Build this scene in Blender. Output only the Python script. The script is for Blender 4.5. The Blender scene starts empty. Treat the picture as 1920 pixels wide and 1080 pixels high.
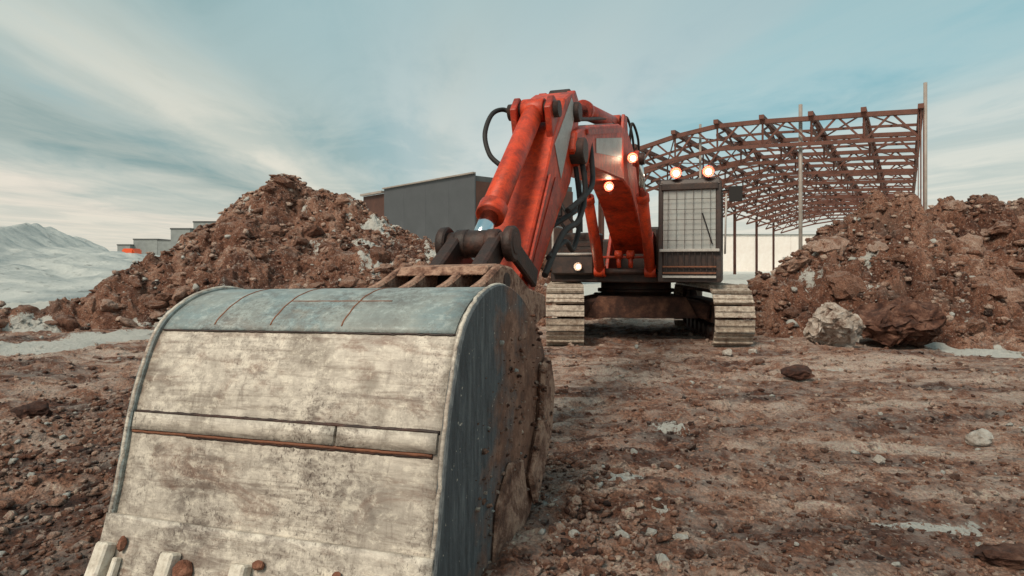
import bpy, bmesh, math, random
import numpy as np
from mathutils import Vector, Matrix

random.seed(7)
rng = np.random.default_rng(11)
scene = bpy.context.scene
COL = scene.collection

# ------------------------------------------------------------------ camera, sky, sun, exposure
F = 1200.0            # focal length in pixels of the 1920 wide photograph
HY = 500.0            # row of the horizon
CAMZ = 1.3
cam_d = bpy.data.cameras.new('camera')
cam_d.sensor_width = 36.0
cam_d.lens = F / 1920 * 36
cam_d.shift_y = (HY - 540) / 1920
cam_d.clip_start = 0.05
cam_d.clip_end = 6000
cam = bpy.data.objects.new('camera', cam_d)
COL.objects.link(cam)
cam.location = (0, 0, CAMZ)
cam.rotation_euler = (math.radians(90), 0, 0)
scene.camera = cam

scene.view_settings.view_transform = 'Standard'
scene.view_settings.look = 'None'
scene.view_settings.gamma = 1
scene.view_settings.exposure = 0.0
scene.cycles.use_denoising = True
scene.cycles.max_bounces = 6
scene.cycles.transparent_max_bounces = 12

SUN_ELEV, SUN_AZ = 46.0, 213.0       # azimuth clockwise from +Y: behind the camera, to the left
sd = Vector((math.sin(math.radians(SUN_AZ)) * math.cos(math.radians(SUN_ELEV)),
             math.cos(math.radians(SUN_AZ)) * math.cos(math.radians(SUN_ELEV)),
             math.sin(math.radians(SUN_ELEV))))
sun_d = bpy.data.lights.new('sun', 'SUN')
sun_d.energy = 3.2
sun_d.angle = math.radians(20)
sun_d.color = (1.0, 0.86, 0.70)
sun = bpy.data.objects.new('sun', sun_d)
COL.objects.link(sun)
sun.rotation_euler = (-sd).to_track_quat('-Z', 'Y').to_euler()


def build_world():
    w = bpy.data.worlds.new('World')
    scene.world = w
    w.use_nodes = True
    nt = w.node_tree
    nt.nodes.clear()
    N = nt.nodes.new
    L = nt.links.new

    def math_(op, a, b=None, c=None):
        n = N('ShaderNodeMath')
        n.operation = op
        for i, v in enumerate((a, b, c)):
            if v is None:
                continue
            if isinstance(v, (int, float)):
                n.inputs[i].default_value = v
            else:
                L(v, n.inputs[i])
        return n.outputs[0]
    out = N('ShaderNodeOutputWorld')
    bg = N('ShaderNodeBackground')
    L(bg.outputs[0], out.inputs[0])
    sky = N('ShaderNodeTexSky')
    sky.sky_type = 'NISHITA'
    sky.sun_disc = False
    sky.sun_elevation = math.radians(SUN_ELEV)
    sky.sun_rotation = math.radians(SUN_AZ)
    sky.dust_density = 2.0
    dim = N('ShaderNodeVectorMath')
    dim.operation = 'SCALE'
    dim.inputs[3].default_value = 0.10
    L(sky.outputs[0], dim.inputs[0])
    tc = N('ShaderNodeTexCoord')
    sep = N('ShaderNodeSeparateXYZ')
    L(tc.outputs['Generated'], sep.inputs[0])
    dx, dy, dz = sep.outputs
    zc = math_('MAXIMUM', dz, 0.012)
    # the cirrus lies in a plane: streaks run away from the viewer, a little to the left
    px = math_('DIVIDE', math_('ADD', dx, math_('MULTIPLY', dy, 0.13)), zc)
    py = math_('DIVIDE', dy, zc)
    # slow wobble of the bands
    cw = N('ShaderNodeCombineXYZ')
    L(math_('MULTIPLY', px, 0.5), cw.inputs[0])
    L(math_('MULTIPLY', py, 0.16), cw.inputs[1])
    nw = N('ShaderNodeTexNoise')
    nw.inputs['Scale'].default_value = 1.0
    nw.inputs['Detail'].default_value = 3.0
    L(cw.outputs[0], nw.inputs['Vector'])
    wob = math_('SUBTRACT', nw.outputs[0], 0.5)
    ang = math_('ADD', math_('DIVIDE', math_('ARCTANGENT', px), math.pi), 0.5)
    ang = math_('ADD', ang, math_('MULTIPLY', wob, 0.085))
    # fine feathering along the streaks
    cf = N('ShaderNodeCombineXYZ')
    L(math_('MULTIPLY', ang, 22.0), cf.inputs[0])
    L(math_('MULTIPLY', py, 0.35), cf.inputs[1])
    nf = N('ShaderNodeTexNoise')
    nf.inputs['Scale'].default_value = 1.0
    nf.inputs['Detail'].default_value = 5.0
    nf.inputs['Roughness'].default_value = 0.55
    L(cf.outputs[0], nf.inputs['Vector'])
    ang2 = math_('ADD', ang, math_('MULTIPLY', math_('SUBTRACT', nf.outputs[0], 0.5), 0.055))
    ramp = N('ShaderNodeValToRGB')
    ramp.color_ramp.interpolation = 'EASE'

    def lin(c):
        return tuple(((v / 255) / 12.92 if v / 255 < 0.04045 else ((v / 255 + 0.055) / 1.055) ** 2.4) for v in c) + (1,)
    stops = [(0.00, (196, 206, 200)), (0.035, (226, 222, 208)), (0.062, (240, 228, 212)), (0.085, (186, 196, 188)),
             (0.115, (118, 150, 150)), (0.150, (140, 167, 166)), (0.187, (234, 229, 212)), (0.222, (206, 211, 200)),
             (0.275, (158, 184, 184)), (0.36, (160, 190, 194)), (0.46, (190, 208, 209)), (0.54, (204, 214, 210)),
             (0.64, (200, 214, 214)), (0.70, (206, 217, 216)), (0.775, (190, 210, 214)), (0.825, (160, 205, 214)),
             (0.875, (150, 201, 212)), (0.912, (206, 218, 214)), (0.94, (216, 222, 213)), (1.0, (228, 228, 216))]
    cr = ramp.color_ramp
    while len(cr.elements) < len(stops):
        cr.elements.new(0.5)
    for e, (p, c) in zip(cr.elements, stops):
        e.position = p
        e.color = lin(c)
    L(ang2, ramp.inputs[0])
    # broad soft cloud that does not follow the streaks
    cb = N('ShaderNodeCombineXYZ')
    L(math_('MULTIPLY', px, 1.05), cb.inputs[0])
    L(math_('MULTIPLY', py, 0.42), cb.inputs[1])
    cb.inputs[2].default_value = 3.7
    nb = N('ShaderNodeTexNoise')
    nb.inputs['Scale'].default_value = 1.0
    nb.inputs['Detail'].default_value = 6.0
    nb.inputs['Roughness'].default_value = 0.62
    nb.inputs['Distortion'].default_value = 0.5
    L(cb.outputs[0], nb.inputs['Vector'])
    rb = N('ShaderNodeValToRGB')
    rb.color_ramp.elements[0].position = 0.38
    rb.color_ramp.elements[0].color = lin((132, 168, 172))
    rb.color_ramp.elements[1].position = 0.62
    rb.color_ramp.elements[1].color = lin((222, 223, 212))
    L(nb.outputs[0], rb.inputs[0])
    mixb = N('ShaderNodeMix')
    mixb.data_type = 'RGBA'
    mixb.inputs[0].default_value = 0.38
    L(ramp.outputs[0], mixb.inputs[6])
    L(rb.outputs[0], mixb.inputs[7])
    # the sky is a deeper teal higher up, where the veil thins out
    hi = N('ShaderNodeMapRange')
    hi.interpolation_type = 'SMOOTHSTEP'
    hi.inputs[1].default_value = 0.20
    hi.inputs[2].default_value = 0.44
    hi.inputs[4].default_value = 0.48
    L(math_('ADD', dz, math_('MULTIPLY', math_('SUBTRACT', nb.outputs[0], 0.5), 0.7)), hi.inputs[0])
    mixt = N('ShaderNodeMix')
    mixt.data_type = 'RGBA'
    L(hi.outputs[0], mixt.inputs[0])
    L(mixb.outputs[2], mixt.inputs[6])
    mixt.inputs[7].default_value = lin((142, 183, 190))
    # thin veil towards the horizon
    mixh = N('ShaderNodeMix')
    mixh.data_type = 'RGBA'
    L(math_('MULTIPLY', math_('POWER', math_('SUBTRACT', 1.0, math_('MINIMUM', math_('MAXIMUM', dz, 0.0), 1.0)), 13.0), 0.66),
      mixh.inputs[0])
    L(mixt.outputs[2], mixh.inputs[6])
    mixh.inputs[7].default_value = lin((242, 227, 206))
    mixn = N('ShaderNodeMix')
    mixn.data_type = 'RGBA'
    mixn.inputs[0].default_value = 0.94
    L(dim.outputs[0], mixn.inputs[6])
    L(mixh.outputs[2], mixn.inputs[7])
    L(mixn.outputs[2], bg.inputs[0])
    bg.inputs[1].default_value = 1.0


build_world()


# ------------------------------------------------------------------ helpers
def tag(o, label=None, cat=None, group=None, kind=None):
    if label: o['label'] = label
    if cat: o['category'] = cat
    if group: o['group'] = group
    if kind: o['kind'] = kind
    return o


WL = {}          # world location of every object built here (no object is rotated unless stated)


def place(o, parent, loc):
    loc = Vector(loc)
    WL[o.name] = loc
    COL.objects.link(o)
    if parent is not None:
        o.parent = parent
        o.location = loc - WL[parent.name]
    else:
        o.location = loc
    return o


def empty(name, loc):
    o = bpy.data.objects.new(name, None)
    o.empty_display_size = 0.3
    return place(o, None, loc)


class MB:
    """collects shapes in world coordinates and links them as one mesh object"""

    def __init__(self):
        self.bm = bmesh.new()

    def poly_prism(self, pts0, pts1):
        bm = self.bm
        a = [bm.verts.new(p) for p in pts0]
        b = [bm.verts.new(p) for p in pts1]
        n = len(a)
        bm.faces.new(a)
        bm.faces.new(b[::-1])
        for i in range(n):
            bm.faces.new((a[i], b[i], b[(i + 1) % n], a[(i + 1) % n]))
        return self

    def obox(self, c, ax, ay, az, bevel=0.0):
        """box at c with half-axis vectors"""
        c, ax, ay, az = Vector(c), Vector(ax), Vector(ay), Vector(az)
        p = [c - ax - ay - az, c + ax - ay - az, c + ax + ay - az, c - ax + ay - az]
        q = [v + 2 * az for v in p]
        return self.poly_prism(p, q)

    def beam(self, a, b, w, h=None, up=(0, 0, 1)):
        a, b = Vector(a), Vector(b)
        h = h or w
        d = (b - a)
        d.normalize()
        up = Vector(up)
        s = d.cross(up)
        if s.length < 1e-4:
            s = d.cross(Vector((1, 0, 0)))
        s.normalize()
        t = s.cross(d)
        return self.obox((a + b) / 2, (b - a) / 2, s * w / 2, t * h / 2)

    def cyl(self, a, b, r, r2=None, n=16, caps=True):
        a, b = Vector(a), Vector(b)
        r2 = r if r2 is None else r2
        d = (b - a).normalized()
        s = d.cross(Vector((0, 0, 1)))
        if s.length < 1e-3:
            s = d.cross(Vector((1, 0, 0)))
        s.normalize()
        t = s.cross(d)
        bm = self.bm
        A = [bm.verts.new(a + (s * math.cos(i * 2 * math.pi / n) + t * math.sin(i * 2 * math.pi / n)) * r) for i in range(n)]
        B = [bm.verts.new(b + (s * math.cos(i * 2 * math.pi / n) + t * math.sin(i * 2 * math.pi / n)) * r2) for i in range(n)]
        for i in range(n):
            f = bm.faces.new((A[i], B[i], B[(i + 1) % n], A[(i + 1) % n]))
            f.smooth = True
        if caps:
            bm.faces.new(A[::-1])
            bm.faces.new(B)
        return self

    def tube(self, pts, r, n=8):
        pts = [Vector(p) for p in pts]
        bm = self.bm
        rings = []
        prev = None
        for i, p in enumerate(pts):
            d = (pts[min(i + 1, len(pts) - 1)] - pts[max(i - 1, 0)]).normalized()
            if prev is None:
                s = d.cross(Vector((0, 0, 1)))
                if s.length < 1e-3:
                    s = d.cross(Vector((1, 0, 0)))
            else:
                s = prev - d * prev.dot(d)
            s.normalize()
            prev = s
            t = d.cross(s)
            rings.append([bm.verts.new(p + (s * math.cos(k * 2 * math.pi / n) + t * math.sin(k * 2 * math.pi / n)) * r)
                          for k in range(n)])
        for i in range(len(rings) - 1):
            for k in range(n):
                f = bm.faces.new((rings[i][k], rings[i][(k + 1) % n], rings[i + 1][(k + 1) % n], rings[i + 1][k]))
                f.smooth = True
        bm.faces.new(rings[0])
        bm.faces.new(rings[-1][::-1])
        return self

    def build(self, name, mat, parent=None, bevel=0.0, seg=1, smooth=False, label=None):
        bm = self.bm
        bmesh.ops.recalc_face_normals(bm, faces=bm.faces)
        if bevel > 0:
            es = [e for e in bm.edges if len(e.link_faces) == 2 and e.calc_face_angle(0) > 0.6]
            try:
                bmesh.ops.bevel(bm, geom=es, offset=bevel, segments=seg, affect='EDGES', clamp_overlap=True)
            except Exception:
                pass
        lo = Vector((1e9,) * 3)
        hi = Vector((-1e9,) * 3)
        for v in bm.verts:
            for k in range(3):
                lo[k] = min(lo[k], v.co[k])
                hi[k] = max(hi[k], v.co[k])
        c = (lo + hi) / 2
        if parent is None:
            c.z = lo.z
        for v in bm.verts:
            v.co -= c
        me = bpy.data.meshes.new(name)
        if smooth:
            for f in bm.faces:
                f.smooth = True
        bm.to_mesh(me)
        bm.free()
        me.materials.append(mat)
        o = bpy.data.objects.new(name, me)
        place(o, parent, c)
        if label:
            o['label'] = label
        return o


def catmull(pts, n=6):
    pts = [Vector(p) for p in pts]
    out = []
    for i in range(len(pts) - 1):
        p0 = pts[max(i - 1, 0)]; p1 = pts[i]; p2 = pts[i + 1]; p3 = pts[min(i + 2, len(pts) - 1)]
        for k in range(n):
            t = k / n
            out.append(0.5 * ((2 * p1) + (p2 - p0) * t + (2 * p0 - 5 * p1 + 4 * p2 - p3) * t * t + (3 * p1 - p0 - 3 * p2 + p3) * t ** 3))
    out.append(pts[-1])
    return out


# ---- numpy noise
def _h(ix, iy, iz, seed):
    n = (ix.astype(np.int64) * 374761393 + iy.astype(np.int64) * 668265263 + iz.astype(np.int64) * 2147483647 + seed * 1274126177) & 0xFFFFFFFF
    n = ((n ^ (n >> 13)) * 1274126177) & 0xFFFFFFFF
    n = ((n ^ (n >> 16)) * 2246822519) & 0xFFFFFFFF
    return ((n ^ (n >> 15)) & 0xFFFFFF) / float(0xFFFFFF)


def vnoise(x, y, seed=0):
    ix = np.floor(x); iy = np.floor(y)
    fx = x - ix; fy = y - iy
    ux = fx * fx * fx * (fx * (fx * 6 - 15) + 10); uy = fy * fy * fy * (fy * (fy * 6 - 15) + 10)
    z = np.zeros_like(ix)
    a = _h(ix, iy, z, seed); b = _h(ix + 1, iy, z, seed); c = _h(ix, iy + 1, z, seed); d = _h(ix + 1, iy + 1, z, seed)
    return (a * (1 - ux) + b * ux) * (1 - uy) + (c * (1 - ux) + d * ux) * uy


def fbm(x, y, octv=5, seed=0, gain=0.5, lac=2.03):
    s = np.zeros_like(x); a = 1.0; tot = 0
    for i in range(octv):
        ca, sa = math.cos(i * 1.3), math.sin(i * 1.3)
        s = s + a * (vnoise((x * ca - y * sa) * lac ** i + 13.7 * i, (x * sa + y * ca) * lac ** i - 7.1 * i, seed + i) - 0.5)
        tot += a
        a *= gain
    return s / tot * 2


def clumps(x, y, seed=0):
    """cellular lumps: 1 at a lump's centre, 0 between lumps"""
    ix = np.floor(x); iy = np.floor(y)
    best = np.full_like(x, 9.0)
    val = np.zeros_like(x)
    zz = np.zeros_like(ix)
    for ox in (-1, 0, 1):
        for oy in (-1, 0, 1):
            cx = ix + ox; cy = iy + oy
            jx = cx + _h(cx, cy, zz, seed); jy = cy + _h(cx, cy, zz + 1, seed)
            d = (x - jx) ** 2 + (y - jy) ** 2
            m = d < best
            best = np.where(m, d, best)
            val = np.where(m, _h(cx, cy, zz + 2, seed), val)
    return np.clip(1 - best, 0, 1) * (0.35 + 0.65 * val), val


# ------------------------------------------------------------------ materials
def srgb(*c):
    return tuple(((v / 255) / 12.92 if v / 255 < 0.04045 else ((v / 255 + 0.055) / 1.055) ** 2.4) for v in c)


class NT:
    def __init__(self, name):
        self.m = bpy.data.materials.new(name)
        self.m.use_nodes = True
        self.t = self.m.node_tree
        self.b = self.t.nodes['Principled BSDF']

    def n(self, kind, **kw):
        node = self.t.nodes.new(kind)
        for k, v in kw.items():
            setattr(node, k, v)
        return node

    def l(self, a, b):
        self.t.links.new(a, b)

    def coord(self, scale=(1, 1, 1), rot=(0, 0, 0), world=False):
        if world:
            src = self.n('ShaderNodeNewGeometry').outputs['Position']
        else:
            src = self.n('ShaderNodeTexCoord').outputs['Object']
        mp = self.n('ShaderNodeMapping')
        if rot != (0, 0, 0):
            r = self.n('ShaderNodeVectorRotate', rotation_type='EULER_XYZ')
            r.inputs['Rotation'].default_value = rot
            self.l(src, r.inputs['Vector'])
            src = r.outputs[0]
        mp.inputs['Scale'].default_value = scale
        self.l(src, mp.inputs[0])
        return mp.outputs[0]

    def noise(self, vec, scale, detail=6, rough=0.6, dist=0.0):
        nn = self.n('ShaderNodeTexNoise')
        nn.inputs['Scale'].default_value = scale
        nn.inputs['Detail'].default_value = detail
        nn.inputs['Roughness'].default_value = rough
        nn.inputs['Distortion'].default_value = dist
        self.l(vec, nn.inputs['Vector'])
        return nn.outputs[0]

    def ramp(self, fac, stops, interp='LINEAR'):
        r = self.n('ShaderNodeValToRGB')
        r.color_ramp.interpolation = interp
        el = r.color_ramp.elements
        while len(el) < len(stops):
            el.new(0.5)
        for e, (p, c) in zip(el, stops):
            e.position = p
            e.color = (c, c, c, 1) if isinstance(c, (int, float)) else tuple(c)[:3] + (1,)
        self.l(fac, r.inputs[0])
        return r.outputs[0]

    def mix(self, fac, a, b, mode='MIX'):
        m = self.n('ShaderNodeMix', data_type='RGBA', blend_type=mode)
        for v, k in ((fac, 0), (a, 6), (b, 7)):
            if isinstance(v, (int, float)):
                m.inputs[k].default_value = v
            elif isinstance(v, (tuple, list)):
                m.inputs[k].default_value = tuple(v)[:3] + (1,)
            else:
                self.l(v, m.inputs[k])
        return m.outputs[2]

    def mth(self, op, a, b=None):
        m = self.n('ShaderNodeMath', operation=op)
        for i, v in enumerate((a, b)):
            if v is None: continue
            if isinstance(v, (int, float)): m.inputs[i].default_value = v
            else: self.l(v, m.inputs[i])
        return m.outputs[0]

    def bump(self, h, strength=0.4, dist=0.02):
        b = self.n('ShaderNodeBump')
        b.inputs['Strength'].default_value = strength
        b.inputs['Distance'].default_value = dist
        self.l(h, b.inputs['Height'])
        self.l(b.outputs[0], self.b.inputs['Normal'])

    def attr(self, name, out='Fac'):
        a = self.n('ShaderNodeAttribute')
        a.attribute_name = name
        return a.outputs[out]

    def base(self, c, rough=0.7, metal=0.0):
        if isinstance(c, (tuple, list)):
            self.b.inputs['Base Color'].default_value = tuple(c)[:3] + (1,)
        else:
            self.l(c, self.b.inputs['Base Color'])
        if isinstance(rough, (int, float)):
            self.b.inputs['Roughness'].default_value = rough
        else:
            self.l(rough, self.b.inputs['Roughness'])
        self.b.inputs['Metallic'].default_value = metal
        return self.m


def worn(name, cols, scale=3.0, rough=0.6, metal=0.0, stretch=(1, 1, 1), rot=(0, 0, 0), bump=0.2, bdist=0.01, fine=40, dirt=None,
         dirt_amt=0.5, world=False):
    t = NT(name)
    v = t.coord(stretch, rot, world)
    n1 = t.noise(v, scale, 8, 0.65)
    k = len(cols)
    c = t.ramp(n1, [(0.3 + 0.4 * i / max(k - 1, 1), cols[i]) for i in range(k)]) if k > 1 else cols[0]
    n2 = t.noise(v, fine, 4, 0.6)
    c = t.mix(0.35, c, t.ramp(n2, [(0.3, 0.35), (0.7, 0.75)]), 'OVERLAY')
    if dirt:
        nd = t.noise(v, scale * 2.6 + 0.3, 12, 0.78, 0.3)
        c = t.mix(t.mth('MULTIPLY', t.ramp(nd, [(0.60 - dirt_amt * 0.3, 0), (0.80 - dirt_amt * 0.25, 1)]), 0.75), c, dirt)
    t.bump(n2, bump, bdist)
    return t.base(c, rough, metal)


YAW = math.radians(19)
ROTV = (0, 0, YAW)      # turns world axes into bucket axes
M = {}
MUD = srgb(92, 62, 48)
M['orange'] = worn('orange_paint', [srgb(140, 36, 10), srgb(206, 64, 18), srgb(192, 54, 14), srgb(164, 56, 26)], 2.6, 0.5, dirt=srgb(50, 21, 13), dirt_amt=0.58, fine=30, bump=0.25)
M['orange_old'] = worn('orange_paint_scuffed', [srgb(130, 32, 12), srgb(182, 50, 20), srgb(176, 84, 58)], 4.0, 0.5, dirt=srgb(60, 30, 22), dirt_amt=0.65)
M['mud'] = worn('mud_crust', [srgb(52, 32, 25), srgb(112, 78, 62), srgb(168, 134, 114), srgb(96, 66, 52)], 9.0, 0.95, bump=0.8, bdist=0.03)
M['adapter'] = worn('bare_pale_steel', [srgb(168, 158, 144), srgb(216, 207, 192), srgb(228, 220, 206)], 9.0, 0.5, dirt=srgb(120, 98, 84), dirt_amt=0.35)
M['mud_lump'] = worn('rusty_mud_lump', [srgb(78, 46, 34), srgb(118, 76, 58), srgb(150, 108, 88)], 14.0, 0.95, bump=1.0, bdist=0.02)
M['greasy'] = worn('greasy_black_steel', [srgb(22, 14, 11), srgb(44, 26, 19), srgb(74, 42, 30)], 5.0, 0.6, bump=0.5)
M['dark'] = worn('dark_painted_steel', [srgb(34, 26, 24), srgb(56, 44, 40)], 3.0, 0.5, dirt=srgb(84, 58, 46), dirt_amt=0.4)
M['rubber'] = worn('black_rubber', [srgb(20, 18, 18), srgb(40, 36, 34)], 6.0, 0.7)
M['rust'] = worn('rusted_steel', [srgb(66, 40, 30), srgb(124, 80, 58), srgb(94, 62, 48)], 5.0, 0.85, bump=0.5)
M['chrome'] = NT('chrome').base(srgb(200, 214, 220), 0.14, 1.0)
M['decal'] = worn('pale_grey_decal', [srgb(150, 148, 144), srgb(178, 174, 168)], 3.0, 0.5, dirt=srgb(120, 92, 78), dirt_amt=0.2)
M['shoe'] = worn('worn_track_steel', [srgb(120, 110, 100), srgb(188, 176, 160), srgb(98, 86, 76)], 7.0, 0.5, 0.0, dirt=srgb(96, 62, 46), dirt_amt=0.6, bump=0.4, world=True)
M['under'] = worn('muddy_undercarriage', [srgb(30, 18, 14), srgb(66, 40, 30), srgb(112, 76, 58)], 4.0, 0.9, bump=0.7, bdist=0.02)
M['steel_frame'] = worn('red_primer_steel', [srgb(66, 38, 30), srgb(98, 58, 45), srgb(78, 45, 35)], 0.6, 0.7, fine=6)
M['galv'] = worn('pale_galvanised_steel', [srgb(128, 116, 108), srgb(158, 148, 140)], 0.8, 0.5)


def mat_bucket(name, cream=True):
    t = NT(name)
    v = t.coord((1, 1, 1), ROTV, True)
    vh = t.coord((0.7, 2.0, 13.0), (0, 0.02, YAW), True)       # scratches across the sheet
    vv = t.coord((13.0, 2.0, 1.3), (0, 0.05, YAW), True)       # and up and down it
    big = t.noise(v, 2.6, 8, 0.62)
    sh = t.noise(vh, 3.2, 10, 0.78, 0.5)
    sv = t.noise(vv, 2.4, 10, 0.78, 0.6)
    if cream:
        c = t.ramp(big, [(0.30, srgb(122, 114, 106)), (0.43, srgb(168, 159, 148)), (0.54, srgb(200, 191, 178)), (0.64, srgb(152, 143, 132)), (0.75, srgb(190, 181, 168))])
    else:
        c = t.ramp(big, [(0.3, srgb(118, 124, 122)), (0.47, srgb(142, 148, 144)), (0.58, srgb(122, 138, 140)), (0.66, srgb(136, 138, 132)), (0.78, srgb(160, 156, 146))])
    dk = t.ramp(sh, [(0.34, 1), (0.50, 0)])
    c = t.mix(t.mth('MULTIPLY', dk, 0.65 if cream else 0.3), c, srgb(110, 94, 82))
    dk2 = t.ramp(sv, [(0.32, 1), (0.45, 0)])
    c = t.mix(t.mth('MULTIPLY', dk2, 0.5 if cream else 0.25), c, srgb(92, 80, 72))
    hl = t.ramp(sv, [(0.6, 0), (0.75, 1)])
    c = t.mix(t.mth('MULTIPLY', hl, 0.35), c, srgb(222, 212, 192))
    blot = t.noise(t.coord((.7, 1, 1.5), ROTV, True), 3.6, 12, 0.74, 0.9)
    c = t.mix(t.mth('MULTIPLY', t.ramp(blot, [(0.53, 0), (0.66, 1)]), 0.7 if cream else 0.4), c, srgb(112, 80, 64))
    # rubbed, flaking surface at a fine scale
    vf = t.coord((1.0, 1, 1.6), ROTV, True)
    fn = t.noise(vf, 17, 12, 0.8, 0.3)
    reg = t.ramp(t.noise(v, 2.1, 6, 0.6), [(0.38, 0.15), (0.62, 1)])
    c = t.mix(t.mth('MULTIPLY', t.mth('MULTIPLY', t.ramp(fn, [(0.42, 1), (0.52, 0)]), reg), 0.75), c, srgb(84, 70, 62))
    c = t.mix(t.mth('MULTIPLY', t.ramp(fn, [(0.53, 0), (0.61, 1)]), 0.5), c, srgb(228, 219, 202) if cream else srgb(176, 184, 180))
    pm = t.mth('MULTIPLY', t.ramp(t.noise(t.coord((2.2, 2, 1), ROTV, True), 60, 3, 0.5), [(0.34, 1), (0.40, 0)]), reg)
    stn = t.ramp(t.noise(t.coord((1.0, 1, 7.0), ROTV, True), 1.9, 10, 0.72, 0.4), [(0.56, 0), (0.66, 1)])
    c = t.mix(t.mth('MULTIPLY', stn, 0.6 if cream else 0.25), c, srgb(96, 78, 68))
    c = t.mix(t.mth('MULTIPLY', pm, 0.7), c, srgb(56, 44, 38))
    h = t.mix(0.5, sh, sv)
    t.bump(t.mix(pm, h, (0, 0, 0)), 0.35, 0.006)
    return t.base(c, t.ramp(big, [(0.3, 0.45), (0.7, 0.7)]), 0.1)


M['bucket'] = mat_bucket('worn_cream_bucket_steel', True)
M['bucket_blue'] = mat_bucket('worn_blue_grey_bucket_steel', False)


def mat_side():
    t = NT('bucket_side_steel_with_mud')
    v = t.coord((1, 1, 1), ROTV, True)
    vv = t.coord((6, 10, 1.2), ROTV, True)
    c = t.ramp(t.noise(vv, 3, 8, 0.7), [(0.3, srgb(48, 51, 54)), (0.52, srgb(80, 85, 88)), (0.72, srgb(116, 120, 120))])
    sp = t.n('ShaderNodeSeparateXYZ')
    t.l(v, sp.inputs[0])
    nz = t.noise(v, 3.2, 9, 0.65)
    # mud sticks to the rear half of the plate and around its mouth
    edge = t.mth('ADD', t.mth('ADD', sp.outputs[1], t.mth('MULTIPLY', sp.outputs[2], -0.25)), t.mth('MULTIPLY', nz, 1.7))
    mk = t.ramp(t.mth('SUBTRACT', edge, 3.14), [(0.0, 0), (0.30, 1)])
    mud = t.ramp(t.noise(v, 9, 9, 0.7), [(0.3, srgb(74, 48, 38)), (0.5, srgb(120, 84, 66)), (0.7, srgb(160, 124, 104))])
    c = t.mix(mk, c, mud)
    fleck = t.ramp(t.noise(v, 42, 3, 0.5), [(0.70, 0), (0.74, 1)])
    c = t.mix(t.mth('MULTIPLY', fleck, 0.8), c, srgb(206, 196, 180))
    t.bump(t.mth('ADD', t.mth('MULTIPLY', mk, 0.6), t.noise(v, 22, 6, 0.7)), 0.6, 0.015)
    return t.base(c, 0.75, 0.0)


M['side'] = mat_side()


def mat_soil(name, clod=False):
    t = NT(name)
    if clod:
        v = t.coord((1, 1, 1))
        oi = t.n('ShaderNodeObjectInfo')
        tone = oi.outputs['Random']
        va = t.n('ShaderNodeVectorMath', operation='ADD')
        cm = t.n('ShaderNodeCombineXYZ')
        t.l(t.mth('MULTIPLY', tone, 91.0), cm.inputs[0])
        t.l(v, va.inputs[0]); t.l(cm.outputs[0], va.inputs[1])
        v = va.outputs[0]
        snow = t.ramp(tone, [(0.95, 0), (0.98, 0.8)])
    else:
        v = t.coord((1, 1, 1), (0, 0, 0), True)
        tone = t.attr('tone')
        snow = t.attr('snow')
    n1 = t.noise(v, 1.6, 10, 0.68)
    n2 = t.noise(v, 11.0, 9, 0.72, 0.3)
    n3 = t.noise(v, 55.0, 6, 0.65)
    f = t.mth('ADD', t.mth('MULTIPLY', t.ramp(tone, [(0, .3), (1, .72)]) if clod else tone, 0.62), t.mth('ADD', t.mth('MULTIPLY', n1, 0.42), t.mth('MULTIPLY', n2, 0.42)))
    c = t.ramp(f, [(0.43, srgb(46, 24, 17)), (0.55, srgb(92, 55, 40)), (0.66, srgb(130, 86, 66)), (0.78, srgb(170, 126, 104)), (0.92, srgb(214, 186, 168))])
    c = t.mix(0.5, c, t.ramp(n3, [(0.38, 0.06), (0.5, 0.5), (0.62, 0.92)]), 'OVERLAY')
    peb = t.ramp(t.noise(v, 26, 5, 0.6), [(0.58, 0), (0.64, 1)])
    c = t.mix(t.mth('MULTIPLY', peb, 0.65), c, srgb(206, 184, 168))
    dkp = t.ramp(t.noise(v, 14, 6, 0.65), [(0.37, 1), (0.45, 0)])
    c = t.mix(t.mth('MULTIPLY', dkp, 0.7), c, srgb(46, 26, 20))
    gry = t.ramp(t.noise(v, 0.7, 6, 0.6), [(0.57, 0), (0.70, 0.4)])
    c = t.mix(gry, c, srgb(136, 116, 104))
    # frost lies on the faces that look up
    ge = t.n('ShaderNodeNewGeometry')
    sx = t.n('ShaderNodeSeparateXYZ')
    t.l(ge.outputs['True Normal' if clod else 'Normal'], sx.inputs[0])
    fr = t.mth('MULTIPLY', t.ramp(sx.outputs[2], [(0.62, 0), (0.92, 1)]), t.ramp(t.noise(v, 5.0, 8, 0.7), [(0.46, 0), (0.62, 1)]))
    c = t.mix(t.mth('MULTIPLY', fr, 0.42), c, srgb(206, 194, 184))
    # snow keeps to its own patches, broken up by soil showing through
    sm = t.mth('SUBTRACT', t.mth('MULTIPLY', snow, 2.4), t.mth('ADD', t.mth('MULTIPLY', n2, 1.9), t.mth('MULTIPLY', n3, 0.9)))
    sk = t.ramp(sm, [(0.02, 0), (0.14, 1)])
    c = t.mix(sk, c, srgb(214, 212, 204))
    t.bump(t.mth('ADD', t.mth('MULTIPLY', n2, 1.0), t.mth('MULTIPLY', n3, 0.4)), 1.0, 0.13 if not clod else 0.08)
    return t.base(c, 0.95)


M['soil'] = mat_soil('red_brown_soil')
M['clod'] = mat_soil('soil_clod', True)


def mat_snow(name='snow'):
    t = NT(name)
    v = t.coord((1, 1, 1), (0, 0, 0), True)
    n = t.noise(v, 0.35, 9, 0.6)
    n2 = t.noise(v, 1.5, 10, 0.75)
    c = t.ramp(n, [(0.35, srgb(142, 151, 152)), (0.6, srgb(196, 197, 192))])
    c = t.mix(t.ramp(n2, [(0.56, 0), (0.66, 0.8)]), c, srgb(104, 108, 106))
    t.bump(n2, 0.8, 0.25)
    return t.base(c, 0.9)


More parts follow.
